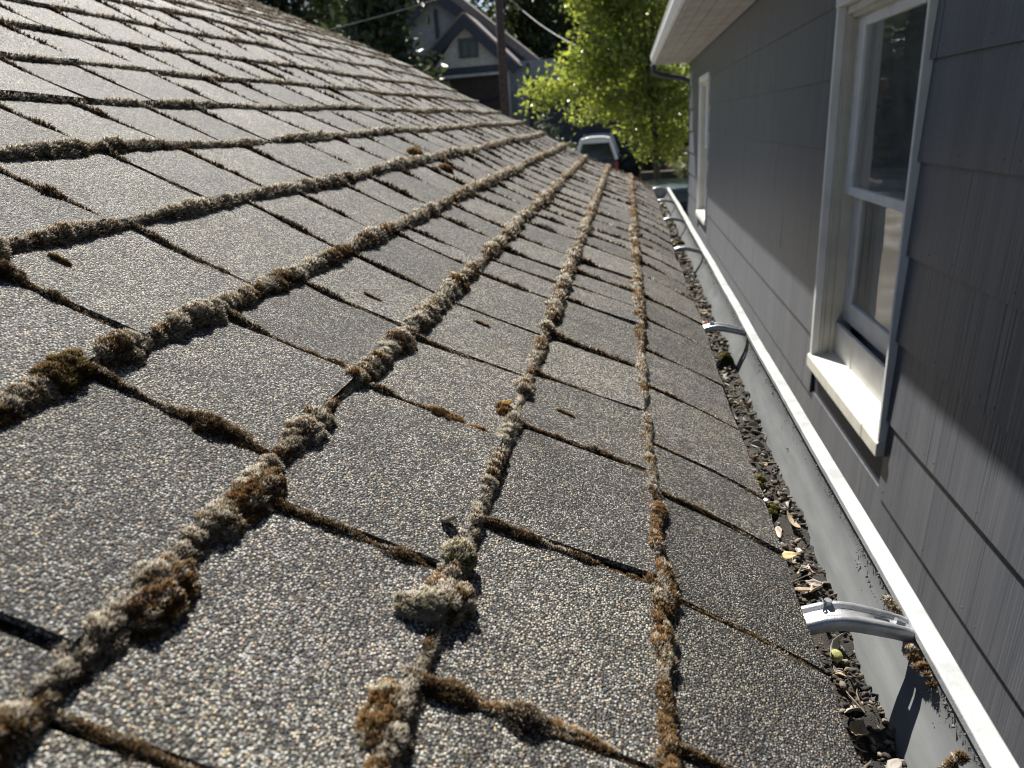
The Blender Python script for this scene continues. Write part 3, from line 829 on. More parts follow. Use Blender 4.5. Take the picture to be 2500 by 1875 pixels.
clump(.50, 1.55, blob(8, .009, .022, .0095, ['brown', 'hoary', 'rust'], 12), 'broad brown and white moss cushion on the course next the gutter')
clump(.50, 1.30, blob(6, .004, .020, .0080, ['brown', 'hoary', 'rust', 'pale'], 13), 'long brown moss roll on the course next the gutter')
clump(-.49, 1.95, blob(4, .006, .008, .0105, ['brown', 'hoary', 'rust'], 14), 'brown moss knob where the third course meets a slot')
clump(-.50, 2.30, blob(5, .010, .014, .0080, ['pale', 'hoary'], 15), 'ragged whitish moss flap on the third course')
clump(-.49, 1.60, blob(5, .010, .016, .0105, ['hoary', 'hoary', 'brown'], 16), 'shaggy grey moss tuft on the third course')
clump(-1.53, 6.05, blob(5, .012, .02, .0140, ['rust', 'olive'], 17), 'bright rust moss bush on the far upper roof')
clump(-1.30, 6.15, blob(3, .012, .008, .0100, ['rust', 'brown'], 18), 'small orange moss tuft below the far rust bush')
clump(.27, .975, blob(6, .030, .003, .0062, ['brown', 'rust', 'hoary'], 19), 'brown moss pad in the slot at the bottom right of centre')
clump(-.02, 2.16, blob(4, .006, .006, .0080, ['rust', 'brown'], 20), 'reddish moss knob under a fallen yellow leaf')
def slit(u, v, ln, label):
    clump(u, v, [((i / 2 - .5) * ln * .6, rng.normal(0, .0006), .001, .0055, .0026, .0022, ['brown', 'brown'], i + u) for i in range(3)], label, name='moss_patch')
slit(-.70, 2.70, .022, 'short dark moss slit on a tab of the fourth course')
slit(-.27, 2.98, .020, 'short dark moss slit on a mid tab of the third course')
slit(.18, 2.36, .018, 'short dark moss speck on a mid tab of the second course')
slit(-1.36, 1.80, .016, 'dark moss blot on the large tab at far left')
# moss hanging on the gutter lip
def free_clump(c, spec, label):
    ms = Moss(); fr = (np.array([1., 0, 0]), np.array([0, 1., 0]), np.array([0, 0, 1.]))
    for dx, dy, dz, r, kind, k2 in spec:
        ms.bead(np.array([LX + c[0] + dx, c[1] + dy, LZ + c[2] + dz]), fr, (r, r, r), kind, .0011, k2)
    ms.build('moss_clump', label, kind=None, cat='moss')
free_clump((-.022, .500, -.012), [(i * .001, -i * .006, -.003 * (i % 3), .0050 - .0004 * i, 'brown' if i % 2 else 'hoary', 'rust') for i in range(6)], 'brown moss packed behind the nearest hanger at the gutter lip')
free_clump((-.020, .540, -.006), [(-i * .0012, i * .004, .001 * i, .0040, 'hoary', 'brown') for i in range(4)], 'pale moss sprig above the nearest hanger at the lip')
free_clump((-.0235, .395, -.016), [(-i * .0030, -i * .0012 + .006, -i * .0022, .0042 - .0003 * i, 'hoary' if i % 2 else 'brown', 'brown') for i in range(8)], 'sausage of grey moss stuck inside the gutter wall at lower right')
for q, (x, y, r, lab) in enumerate([(-.078, .865, .010, 'green moss tuft in the gutter by the long pale leaf'), (-.072, .785, .011, 'larger green moss tuft in the gutter'), (-.058, 1.36, .020, 'olive moss hump in the gutter under the second hanger'), (-.062, 2.42, .020, 'yellow green moss hump in the gutter at the third hanger'), (-.055, 2.75, .022, 'yellow green moss hump between the far hangers'), (-.06, 3.2, .022, 'farthest yellow green moss hump in the gutter')]):
    g = np.random.default_rng(q + 60)
    free_clump((x, y, bed_z(x, y) + .002), [(g.uniform(-.5, .5) * r, g.uniform(-.9, .9) * r * (1 + y * .3), g.uniform(0, .3) * r, r * g.uniform(.45, .7), 'green' if i % 3 else 'olive', 'olive') for i in range(6)], lab)
# fallen leaves on the roof
for (u, v, mat, L, rz, lab) in ((-.52, 3.42, 'leafyel', .022, .9, 'small tan leaf caught on the moss of the third course'), (-.03, 2.20, 'leafyel', .012, 2.4, 'tiny yellow leaf caught on the second course moss'), (-.05, 1.42, 'leafgrey', .018, 2.6, 'grey dead leaf tucked under the second course moss')):
    V, F = leaf_mesh(L, L * .55, .3, .2, .5)
    o = mesh_obj('dead_leaf', V, F, M[mat], smooth=True, solid=.0004)
    P = RP(u * U, v * U, .012); o.location = P.tolist(); o.rotation_euler = (.5, .5, rz)
    tag(o, lab, 'leaf')

# ------------------------------------------------------------------ grey house on the right
X = 0.84
gh = empty('grey_house', (X, 0, CZ), (-.0066, 0, 0))
tag(gh, 'grey shingle-sided house with white windows on the right', 'house')
# local coordinates: x from the wall face, z relative to the eye
ROW = .325 * X; Z0 = .128 * X
YF, YN = 12.55 * X, -1.6
SOF = .815 * X
WIN = [(2.765 * X, 3.935 * X), (9.62 * X, 10.80 * X)]
WZ0, WZ1 = -1.335 * X, .435 * X
# backing wall with window openings
mb = MB()
segs = sorted([YN] + [q for a in WIN for q in a] + [YF])
def wallbox(y0, y1, z0, z1): mb.box((.010, y0, z0), (.09, y1, z1))
for a, b in zip(segs[:-1], segs[1:]):
    isw = any(abs(a - wv[0]) < 1e-6 for wv in WIN)
    if isw: wallbox(a, b, -CZ - .2, WZ0); wallbox(a, b, WZ1, SOF + .1)
    else: wallbox(a, b, -CZ - .2, SOF + .1)
mb.box((.09, YF - .08, -CZ - .2), (6, YF, SOF + .1))
mb.box((.09, YN, -CZ - .2), (6, YN + .08, SOF + .1))
gwall = mb.build('wall', M['navy'], gh)
OFF = {0: 2.125, 1: 2.71, -1: 2.36, -2: 2.047, -3: 2.36, -4: 2.665, -5: 2.27}
PW = .726 * X
for r in range(-9, 3):
    zt = Z0 + ROW * r; zb = zt - ROW
    if r == 2: zb, zt = Z0 + ROW, SOF
    off = OFF.get(r, rng.uniform(2, 2.7)) * X
    # row r spans z from Z0+ROW*(r-1) to Z0+ROW*r
    y = off - PW * math.ceil((off - YN) / PW)
    edges = [YN]
    while y < YF:
        if y > YN + .05: edges.append(y)
        y += PW
    edges.append(YF)
    for a, b in zip(edges[:-1], edges[1:]):
        pieces = [(a, b)]
        for w0, w1 in WIN:
            if zb < WZ1 - .01 and zt > WZ0 + .01:
                out = []
                for p0, p1 in pieces:
                    if p1 <= w0 or p0 >= w1: out.append((p0, p1)); continue
                    if p0 < w0: out.append((p0, w0))
                    if p1 > w1: out.append((w1, p1))
                pieces = out
        for p0, p1 in pieces:
            if p1 - p0 < .02: continue
            top = zt; bot = zb
            j = rng.uniform(-.0008, .0008, 4)
            g_ = .0011
            # shingle: thick butt at the bottom, tucked under the course above
            V = [(-.0062 + j[0], p0 + g_, bot), (-.0062 + j[1], p1 - g_, bot), (.0045, p1 - g_, top + .012), (.0045, p0 + g_, top + .012),
                 (.0065, p0 + g_, bot), (.0065, p1 - g_, bot), (.0098, p1 - g_, top + .012), (.0098, p0 + g_, top + .012)]
            F = [(0, 3, 2, 1), (4, 5, 6, 7), (0, 1, 5, 4), (1, 2, 6, 5), (2, 3, 7, 6), (3, 0, 4, 7)]
            mesh_obj('siding_panel', V, F, M['siding'], gwall)
# nail heads: two or three along each panel's lower edge, joined
NV = []; NF = []; nn0 = 0
for p_ in list(gwall.children):
    co = np.array([v.co[:] for v in p_.data.vertices]); y0_, y1_ = co[:, 1].min(), co[:, 1].max(); z0_ = co[:, 2].min()
    for f_ in ((.06, .5, .94) if y1_ - y0_ > .3 else (.5,)):
        c_ = np.array([-.0055, y0_ + (y1_ - y0_) * f_, z0_ + .030]); NV.append(c_ + ICO_V * np.array([.0011, .0032, .0032])); NF.append(ICO_F + nn0); nn0 += 12
tag(big_mesh('nail_heads', np.concatenate(NV), np.concatenate(NF), M['siding'], gh, smooth=True), kind='stuff')
def window(w0, w1, lab):
    win = empty('window'); win.parent = gh; win['label'] = lab
    P0 = -.022
    c = .040
    # casing: thin flat boards standing proud of the siding
    MB().box((P0, w0, WZ0 + .05), (.012, w0 + .018, WZ1)).box((P0 + .004, w1 - .030, WZ0 + .05), (.012, w1, WZ1)).box((P0, w0, WZ1 - .0), (.012, w1, WZ1 + .055)).build('casing', M['white'], win, bevel=.0015)
    # jambs with stepped stops, facing along the wall
    mb = MB()
    mb.prism([(.012, w1 - .002), (.012, w1 - .038), (.024, w1 - .038), (.026, w1 - .046), (.036, w1 - .046), (.037, w1 - .040), (.050, w1 - .040), (.052, w1 - .050), (.066, w1 - .050), (.067, w1 - .042), (.14, w1 - .042), (.14, w1 - .002)], 2, WZ0 + .06, WZ1)
    mb.prism([(.012, w0 + .002), (.14, w0 + .002), (.14, w0 + .035), (.012, w0 + .030)], 2, WZ0 + .06, WZ1)
    mb.prism([(.012, WZ1 - .001), (.012, WZ1 - .030), (.030, WZ1 - .030), (.032, WZ1 - .042), (.05, WZ1 - .042), (.052, WZ1 - .034), (.14, WZ1 - .034), (.14, WZ1 - .001)], 1, w0 + .03, w1 - .05)
    mb.build('jamb', M['cream'], win)
    def sash(x, z0, z1, nm, br, tr):
        y0, y1 = w0 + .032, w1 - .043
        st = .055
        mb = MB(); t = .030
        mb.box((x, y0, z0), (x + t, y0 + st, z1)).box((x, y1 - st - .035, z0), (x + t, y1, z1))
        mb.box((x + .001, y0 + st, z0), (x + t - .001, y1 - st - .035, z0 + br)).box((x + .001, y0 + st, z1 - tr), (x + t - .001, y1 - st - .035, z1))
        s_ = mb.build(nm, M['white'], win, bevel=.0015)
        MB().box((x + .012, y0 + st - .004, z0 + br - .004), (x + .015, y1 - st - .031, z1 - tr + .004)).build('pane', M['glass'], s_)
    zm = -.345
    sash(.058, zm, WZ1 - .036, 'upper_sash', .034, .045)
    sash(.098, -.885, zm + .030, 'lower_sash', .085, .030)
    # frame piece under the lower sash
    MB().box((.075, w0 + .032, -1.050), (.088, w1 - .30, -.905)).box((.072, w1 - .298, -1.050), (.088, w1 - .043, -.905)).build('frame_board', M['white'], win, bevel=.001)
    # sloping sill
    mb = MB(); ya, yb = w0 - .002, w1 + .002
    mb.prism([(-.028, -1.118), (-.028, -1.070), (-.024, -1.064), (.090, -1.038), (.14, -1.038), (.14, -1.118)], 1, ya + .16, yb)
    mb.build('sill', M['sill'], win, bevel=.0015)
    mb = MB(); mb.prism([(-.0275, -1.117), (-.0275, -1.071), (-.0235, -1.065), (.090, -1.039), (.14, -1.039), (.14, -1.117)], 1, ya, ya + .1585)
    mb.build('sill', M['sill'], win, bevel=.0015)
window(*WIN[0], 'near white sash window with a cream sloping sill')
window(*WIN[1], 'far white sash window seen nearly edge on')
# room behind the near window
mb = MB(); ry0, ry1, rx1 = 1.2, 4.6, 2.9
mb.box((rx1, ry0, -1.9), (rx1 + .05, 2.1, 1.0)).box((rx1, 2.1, -1.9), (rx1 + .05, ry1, 1.0))
mb.box((.16, ry0 - .05, -1.9), (rx1, ry0, 1.0)).box((.16, ry1, -1.9), (rx1, ry1 + .05, 1.0)).box((.16, ry0, -1.95), (rx1, ry1, -1.9)).box((.16, ry0, 1.0), (rx1, ry1, 1.05))
mb.build('room', M['room'], gh)
mb = MB(); mb.box((.55, 3.75, -1.85), (1.2, 3.95, .7)).box((.5, 4.1, -1.85), (1.25, 4.25, .9)).box((.75, 4.42, -1.85), (1.9, 4.58, .9))
o = mb.build('cupboard', M['cabinet'])
o.parent = None; o.location = (X, 0, CZ); tag(o, 'tall dark cupboard inside the near window', 'cupboard')
mb = MB(); mb.box((.16, 1.9, -.41), (.62, 4.0, -.376)); mb.box((.2, 1.95, -1.9), (.58, 3.95, -.41))
o = mb.build('counter', M['white'], bevel=.003); o.location = (X, 0, CZ); tag(o, 'pale counter inside the near window', 'counter')
rk = empty('dish_rack', (X + .34, 3.30, CZ - .375)); tag(rk, 'wire dish rack standing behind the near window glass', 'dish rack')
mb = MB()
for i in range(7):
    z = .06 + .016 * i
    mb.tube([(-.15, -.52, z), (-.15, .52, z), (-.12, .56, z), (.10, .56, z)], .0048, 6)
for y in (-.5, -.25, 0, .25, .5):
    mb.tube([(-.15, y, .01), (-.15, y, .16)], .004, 6)
mb.build('wire_basket', M['plate'], rk)
mb = MB(); mb.box((-.17, -.55, .0), (.12, .58, .055)); mb.build('drip_tray', M['plate'], rk, bevel=.004)
for i in range(7):
    r = .10; ring = []
    y0 = -.45 + .14 * i
    Vp = [(0, 0, 0)]; 
    mbp = MB()
    pts = [(0.0, .004), (.04, .003), (.06, -.003), (.078, -.012)]
    n = 20; vv = []; ff = []
    for (rr, dd) in pts:
        for a in range(n): vv.append((math.cos(a * 2 * math.pi / n) * rr, dd, math.sin(a * 2 * math.pi / n) * rr))
    for q in range(len(pts) - 1):
        for a in range(n): ff.append((q * n + a, q * n + (a + 1) % n, (q + 1) * n + (a + 1) % n, (q + 1) * n + a))
    o = mesh_obj('plate', vv, ff, M['plate'], smooth=True, solid=.004); o.location = (X + .235 + .02 * (i % 2), 3.30 + y0, CZ - .375 + .092); o.rotation_euler = (.25, 0, .9)
    tag(o, 'white plate leaning in the dish rack behind the window', 'plate', 'plates in the dish rack')

# eave: soffit boards, fascia, gutter, roof
sx0, sx1 = -.525 * X, -.002
nb = 5
for i in range(nb):
    a = sx0 + (sx1 - sx0) * i / nb; b = sx0 + (sx1 - sx0) * (i + 1) / nb
    MB().box((a + .0025, YN, SOF + .002 * (i % 2)), (b - .0025, YF + .02, SOF + .018)).build('soffit_board', M['soffit'], gh, bevel=.002)
MB().box((sx0 - .022, YN, SOF - .012), (sx0 - .001, YF + .03, SOF + .15)).build('fascia', M['soffit'], gh)
mb = MB(); pr = [(0, .10), (0, .02), (-.006, .006), (-.026, .004), (-.036, .020), (-.044, .045), (-.056, .060), (-.058, .105), (-.063, .110), (-.063, .118), (-.052, .116)]
n = len(pr)
mb.v = [(sx0 - .024 + x, y, SOF + z) for y in (YN, YF + .03) for x, z in pr]
mb.f = [(j, j + 1, n + j + 1, n + j) for j in range(n - 1)] + [tuple(range(n, 2 * n))]
mb.build('gutter', M['white'], gh, solid=.0015)
MB().tube([(sx0 - .050, YF - .06, SOF + .006), (sx0 - .050, YF - .06, SOF - .045), (sx0 - .060, YF - .06, SOF - .085), (sx0 + .03, YF - .03, SOF - .12), (-.09, YF + .03, SOF - .19), (.02, YF + .055, SOF - .25), (.06, YF + .06, SOF - .31), (.06, YF + .06, -CZ)], .034, 10).build('downspout', M['trimdark'], gh, smooth=True)
mb = MB(); mb.prism([(sx0 - .06, SOF + .135), (sx0 - .06, SOF + .155), (3.2, SOF + 1.75), (6.6, SOF + .0), (6.6, SOF - .02), (3.2, SOF + 1.70)], 1, YN - .2, YF + .25)
mb.build('roof', M['farroof'], gh)
MB().box((-.012, YF - .001, -CZ - .2), (.10, YF + .012, SOF)).build('corner_board', M['siding'], gh)

# ------------------------------------------------------------------ background: houses, pole, cars, trees
def B(xr, zr, y): return (xr * y, y, CZ + zr * y)
D = 36.0
fh = empty('gabled_house', (-.206 * D, D, 0)); tag(fh, 'pale gabled house with navy bargeboards beyond the roof edge', 'house')
ox, oy = -.206 * D, D
def L_(p): return (p[0] - ox, p[1] - oy, p[2])
ap = B(-.2062, .1374, D); le = B(-.2787, .0782, D); re = B(-.1376, .0699, D)
gl = B(-.2545, .078, D); gr = B(-.162, .0735, D)
zb = CZ + .0755 * D
def lp_(x, y, z): return (x - ox, y - oy, z)
# front gable siding
mb = MB(); mb.prism([(gl[0] - ox, zb), (gr[0] - ox, zb), (ap[0] - ox, ap[2] - .25)], 1, .35, .55); gwl = mb.build('gable_wall', M['gable'], fh)
for i in range(6):
    z = zb + .28 * (i + 1)
    f = 1 - (z - zb) / (ap[2] - .25 - zb)
    if f > .08: MB().box(((gl[0] - ap[0]) * f + .1, .335, z - .02), ((gr[0] - ap[0]) * f - .1, .349, z + .0)).build('clapboard', M['gable'], gwl)
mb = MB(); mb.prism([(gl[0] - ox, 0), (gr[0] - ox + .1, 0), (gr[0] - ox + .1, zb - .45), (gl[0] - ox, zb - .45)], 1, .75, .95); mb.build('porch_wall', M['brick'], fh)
MB().box((gl[0] - ox + .15, .25, zb - .32), (gr[0] - ox - .05, .60, zb)).build('beam', M['navy'], fh)
MB().box((gl[0] - ox + .25, .20, zb - .43), (gr[0] - ox - .1, .45, zb - .322)).build('porch_gutter', M['gable'], fh)
arc = [((gl[0] - ox) + 1.0 + 1.55 * (1 - math.cos(a)) * .75, .70, zb - 1.05 - .5 * math.sin(a)) for a in np.linspace(.2, math.pi - .2, 12)]
MB().tube(arc, .04, 6).build('awning_rail', M['shed'], fh)
# barge boards
def board(p, q, th, y0, y1, name, mat, up=0):
    p = np.array([p[0] - ox, p[2]]); q = np.array([q[0] - ox, q[2]]); d = (q - p) / np.linalg.norm(q - p); n_ = np.array([-d[1], d[0]])
    if n_[1] < 0: n_ = -n_
    poly = [p + n_ * up, q + n_ * up, q - n_ * th, p - n_ * th]
    return MB().prism([tuple(x) for x in poly], 1, y0, y1).build(name, mat, fh)
board(ap, le, .42, -.05, .06, 'bargeboard', M['navy']); board(ap, re, .42, -.052, .058, 'bargeboard', M['navy'])
board(ap, le, 0.0, -.06, 3.0, 'gable_roof', M['farroof'], .10); board(ap, re, 0.0, -.06, 3.0, 'gable_roof', M['farroof'], .10)
# attic window
w0 = B(-.2175, .1102, D); w1 = B(-.1917, .0863, D)
a0, a1, c0, c1 = w0[0] - ox, w1[0] - ox, w1[2], w0[2]
wn = MB().box((a0, .25, c0), (a1, .345, c0 + .12)).box((a0, .25, c1 - .18), (a1, .345, c1)).box((a0, .25, c0 + .12), (a0 + .16, .345, c1 - .18)).box((a1 - .16, .25, c0 + .12), (a1, .345, c1 - .18)).box(((a0 + a1) / 2 - .05, .26, c0 + .12), ((a0 + a1) / 2 + .05, .345, c1 - .18)).build('window', M['teal'], fh)
MB().box((a0 + .16, .30, c0 + .12), (a1 - .16, .33, c1 - .18)).build('pane', M['carglass'], wn)
# right side wall, corner, downspout
rc = -.1576 * D - ox
MB().box((rc, .9, 0), (rc + 2.3, 8.0, zb + .1)).build('side_wall', M['bluewall'], fh)
MB().box((rc + .95, .86, 0), (rc + 1.08, .899, zb)).build('corner_trim', M['navy'], fh)
MB().tube([(gr[0] - ox + .75, .45, zb - .12), (gr[0] - ox + .25, .45, zb - .35), (gr[0] - ox + .28, .45, 0)], .06, 8).build('downspout', M['gable'], fh)
MB().tube([(gl[0] - ox - .5, .45, zb - .40), (gl[0] - ox + .05, .45, zb - .50), (gl[0] - ox + .08, .45, 0)], .06, 8).build('downspout', M['gable'], fh)
MB().box((gl[0] - ox - .65, .46, 0), (gl[0] - ox - .02, .70, zb + .25)).build('corner_panel', M['tan'], fh)
# taller main gable behind
D2 = 39.5
def B2(xr, zr): return B(xr, zr, D2)
m0 = B2(-.245, .175); m1 = B2(-.0977, .0526); ml = B2(-.40, .045)
mb = MB(); mb.prism([(ml[0] - ox, 0), (m1[0] - ox - .6, 0), (m1[0] - ox - .6, m1[2]), (m0[0] - ox, m0[2] - .3), (ml[0] - ox, ml[2])], 1, D2 - oy + .4, D2 - oy + 8); mb.build('main_wall', M['bluewall'], fh)
MB().box((B2(-.247, 0)[0] - ox, D2 - oy + .30, CZ + 1.5), (B2(-.243, 0)[0] - ox, D2 - oy + .399, CZ + 5.8)).build('corner_trim', M['navy'], fh)
y0 = D2 - oy
board(m0, m1, .50, y0 - .1, y0 + .05, 'bargeboard', M['navy']); board(m0, ml, .50, y0 - .102, y0 + .048, 'bargeboard', M['navy'])
board(m0, m1, 0, y0 - .15, y0 + 9, 'main_roof', M['farroof'], .38); board(m0, ml, 0, y0 - .15, y0 + 9, 'main_roof', M['farroof'], .38)

# dark shed behind the bright tree
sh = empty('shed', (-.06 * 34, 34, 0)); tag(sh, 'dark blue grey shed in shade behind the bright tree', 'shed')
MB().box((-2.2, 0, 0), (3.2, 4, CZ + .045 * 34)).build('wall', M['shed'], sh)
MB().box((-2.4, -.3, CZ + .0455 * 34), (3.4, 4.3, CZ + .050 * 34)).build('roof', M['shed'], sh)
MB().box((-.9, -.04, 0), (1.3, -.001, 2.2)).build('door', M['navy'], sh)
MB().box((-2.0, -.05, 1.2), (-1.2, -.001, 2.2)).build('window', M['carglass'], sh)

# utility pole and cables
pp = empty('utility_pole', (-.1605 * 29, 29, 0)); tag(pp, 'brown timber utility pole in front of the gabled house', 'utility pole')
mb = MB(); mb.tube([(0, 0, 0), (.02, 0, 4), (.06, 0, 9.5)], [.19, .17, .14], 14); mb.build('post', M['pole'], pp, smooth=True)
MB().box((-1.1, -.08, 8.6), (1.1, .06, 8.75)).build('crossarm', M['pole'], pp)
for q in (-.95, -.4, .4, .95): MB().tube([(q, -.01, 8.75), (q, -.01, 8.92)], .05, 8).build('insulator', M['carglass'], pp)
def sag(p, q, s_, n=18): return [tuple(np.array(p) * (1 - t) + np.array(q) * t - np.array([0, 0, 4 * s_ * t * (1 - t)])) for t in np.linspace(0, 1, n)]
c0 = B(-.1545, .1495, 28.8); c1 = B(-.0385, .0775, 21.0); c2 = B(.02, .066, 19.8)
MB().tube(sag((c0[0] - .25, c0[1] + .1, c0[2] + .6), c1, .30) + sag(c1, c2, .02)[1:], .013, 6).build('service_cable', M['cable'])
tag(bpy.data.objects['service_cable'], 'pale service cable drooping from the utility pole into the tree', 'cable')
a = B(-.375, .128, 30); b = B(-.27, .139, 30)
MB().tube(sag((a[0] - 8, a[1], a[2] - .3), (-.1605 * 29, 29, CZ + 5.0), .35), .012, 6).build('telephone_wire', M['cable'])
tag(bpy.data.objects['telephone_wire'], 'thin wire against the dark trees left of the gabled house', 'wire')

# vehicles
def vehicle(name, label, loc, rz, st, bodym, roofm, pillar, wheels_y, hw, pitch=0):
    """st: stations (y, z_bottom, z_belt, z_roof, half_belt, half_roof)"""
    v = empty(name, loc, (math.radians(pitch), 0, rz)); tag(v, label, 'car')
    V = []; n = len(st)
    for (y, zb_, zm_, zr_, hb, hr) in st:
        V += [(-hb * .96, y, zb_), (-hb, y, (zb_ + zm_) / 2), (-hb * .97, y, zm_), (hb * .97, y, zm_), (hb, y, (zb_ + zm_) / 2), (hb * .96, y, zb_)]
    F = [(i * 6 + j, i * 6 + (j + 1) % 6, (i + 1) * 6 + (j + 1) % 6, (i + 1) * 6 + j) for i in range(n - 1) for j in range(6)] + [tuple(range(5, -1, -1)), tuple((n - 1) * 6 + j for j in range(6))]
    mesh_obj('body', V, F, bodym, v, bevel=.05)
    gs = [s_ for s_ in st if s_[3] is not None]
    y0_, y1_ = gs[0][0], gs[-1][0]
    zb_, zr_ = gs[0][2], max(s_[3] for s_ in gs); hb, hr = gs[0][4] * .94, gs[0][5]
    i0, i1 = .12, .55
    bot = [(-hb, y0_), (hb, y0_), (hb, y1_), (-hb, y1_)]; top = [(-hr, y0_ + i0), (hr, y0_ + i0), (hr, y1_ - i1), (-hr, y1_ - i1)]
    # glasshouse of dark glass, pillars and roof as separate shells
    V = [(x * .985, y, zb_) for x, y in bot] + [(x * .985, y, zr_ - .02) for x, y in top]
    F = [(0, 1, 5, 4), (1, 2, 6, 5), (2, 3, 7, 6), (3, 0, 4, 7), (4, 5, 6, 7)]
    mesh_obj('glazing', V, F, M['carglass'], v)
    for q in range(4):
        a_ = Vector((bot[q][0], bot[q][1], zb_)); b_ = Vector((top[q][0], top[q][1], zr_ - .03))
        MB().tube([a_, b_], pillar, 8).build('pillar', roofm, v)
    V = []; nx_ = 9
    for yy_ in np.linspace(y0_ + i0 - .06, y1_ - i1 + .04, 7):
        for xx_ in np.linspace(-1, 1, nx_): V.append((xx_ * (hr + .04), yy_, zr_ - .05 + .085 * (1 - abs(xx_) ** 3.2)))
    F = [(i * nx_ + j, i * nx_ + j + 1, (i + 1) * nx_ + j + 1, (i + 1) * nx_ + j) for i in range(6) for j in range(nx_ - 1)]
    mesh_obj('roof', V, F, roofm, v, smooth=True, solid=-.06)
    mb = MB(); mb.prism([(y0_ + i0 - .07, zr_ - .20), (y0_ + i0 - .02, zr_ - .02), (y0_ + i0 + .10, zr_ + .02), (y0_ + i0 + .10, zr_ - .20)], 0, -hr - .03, hr + .03); mb.build('header', roofm, v, bevel=.02)
    for s_ in (-1, 1):
        MB().box((s_ * hw * .93 - .07, st[0][0] - .03, st[0][2] - .42), (s_ * hw * .93 + .07, st[0][0] + .02, st[0][2] - .08)).build('tail_lamp', M['red'], v, bevel=.01)
        for wy in wheels_y:
            w_ = MB().tube([(s_ * hw * .82, wy, .33), (s_ * hw * 1.0, wy, .33)], .33, 20).build('wheel', M['tyre'], v, bevel=.02)
            MB().tube([(s_ * hw * 1.0, wy, .33), (s_ * hw * 1.015, wy, .33)], .19, 16).build('rim', M['chrome'], w_)
    MB().box((-hw * .95, st[0][0] - .12, st[0][1] + .02), (hw * .95, st[0][0] + .04, st[0][1] + .22)).build('bumper', M['chrome'], v, bevel=.02)
    MB().box((-.16, st[0][0] - .135, st[0][1] + .30), (.16, st[0][0] - .005, st[0][1] + .42)).build('number_plate', M['plate'], v)
    return v
vy = 31.0
vehicle('parked_van', 'white roofed vehicle with a dark rear window parked beyond the roof edge', (-.0415 * vy, vy, -.16), 0,
        [(0, .35, 1.28, 2.16, .90, .56), (1.2, .32, 1.28, 2.16, .93, .58), (3.0, .32, 1.26, 2.16, .93, .58), (3.1, .32, 1.15, None, .92, 0), (4.5, .38, 1.02, None, .82, 0)], M['vanshade'], M['vanwhite'], .075, (.95, 3.6), .90, 2.6)
vehicle('parked_car', 'low teal car seen between the gutter end and the grey wall', (1.15, 13.6, 0), .15,
        [(0, .35, .90, 1.42, .82, .60), (1.0, .30, .92, 1.42, .86, .62), (2.9, .30, .90, 1.42, .86, .62), (3.0, .30, .86, None, .85, 0), (4.1, .38, .72, None, .76, 0)], M['carteal'], M['carteal'], .045, (.8, 3.3), .82)

# planter, fence, post
pl = empty('planter_wall', (.05 * 29, 29, 0)); tag(pl, 'low dark timber planter wall beside the tree trunk', 'planter')
for i in range(4): MB().box((-.95, 0, .0 + .16 * i), (1.9, .14, .152 + .16 * i)).build('plank', M['planter'], pl, bevel=.01)
MB().box((-.95, -.06, .645), (1.9, .20, .69)).build('cap', M['ground'], pl)
fe = empty('board_fence', (.06 * 33, 33, 0)); tag(fe, 'tan board fence in shade behind the planter', 'fence')
for i in range(16): MB().box((-1.5 + .22 * i, 0, 0), (-1.29 + .22 * i, .03, 1.35 + .05 * rng.random())).build('board', M['wood' if i % 3 else 'tan'], fe)
MB().box((-1.5, .031, .4), (2.0, .07, .5)).build('rail', M['wood'], fe)
MB().box((-.35, -.14, 0), (-.15, -.001, 1.75)).build('post', M['tan'], fe)
tag(MB().box((.4, 27.2, 0), (3.0, 28.6, .02)).build('path', M['ground']), kind='structure')

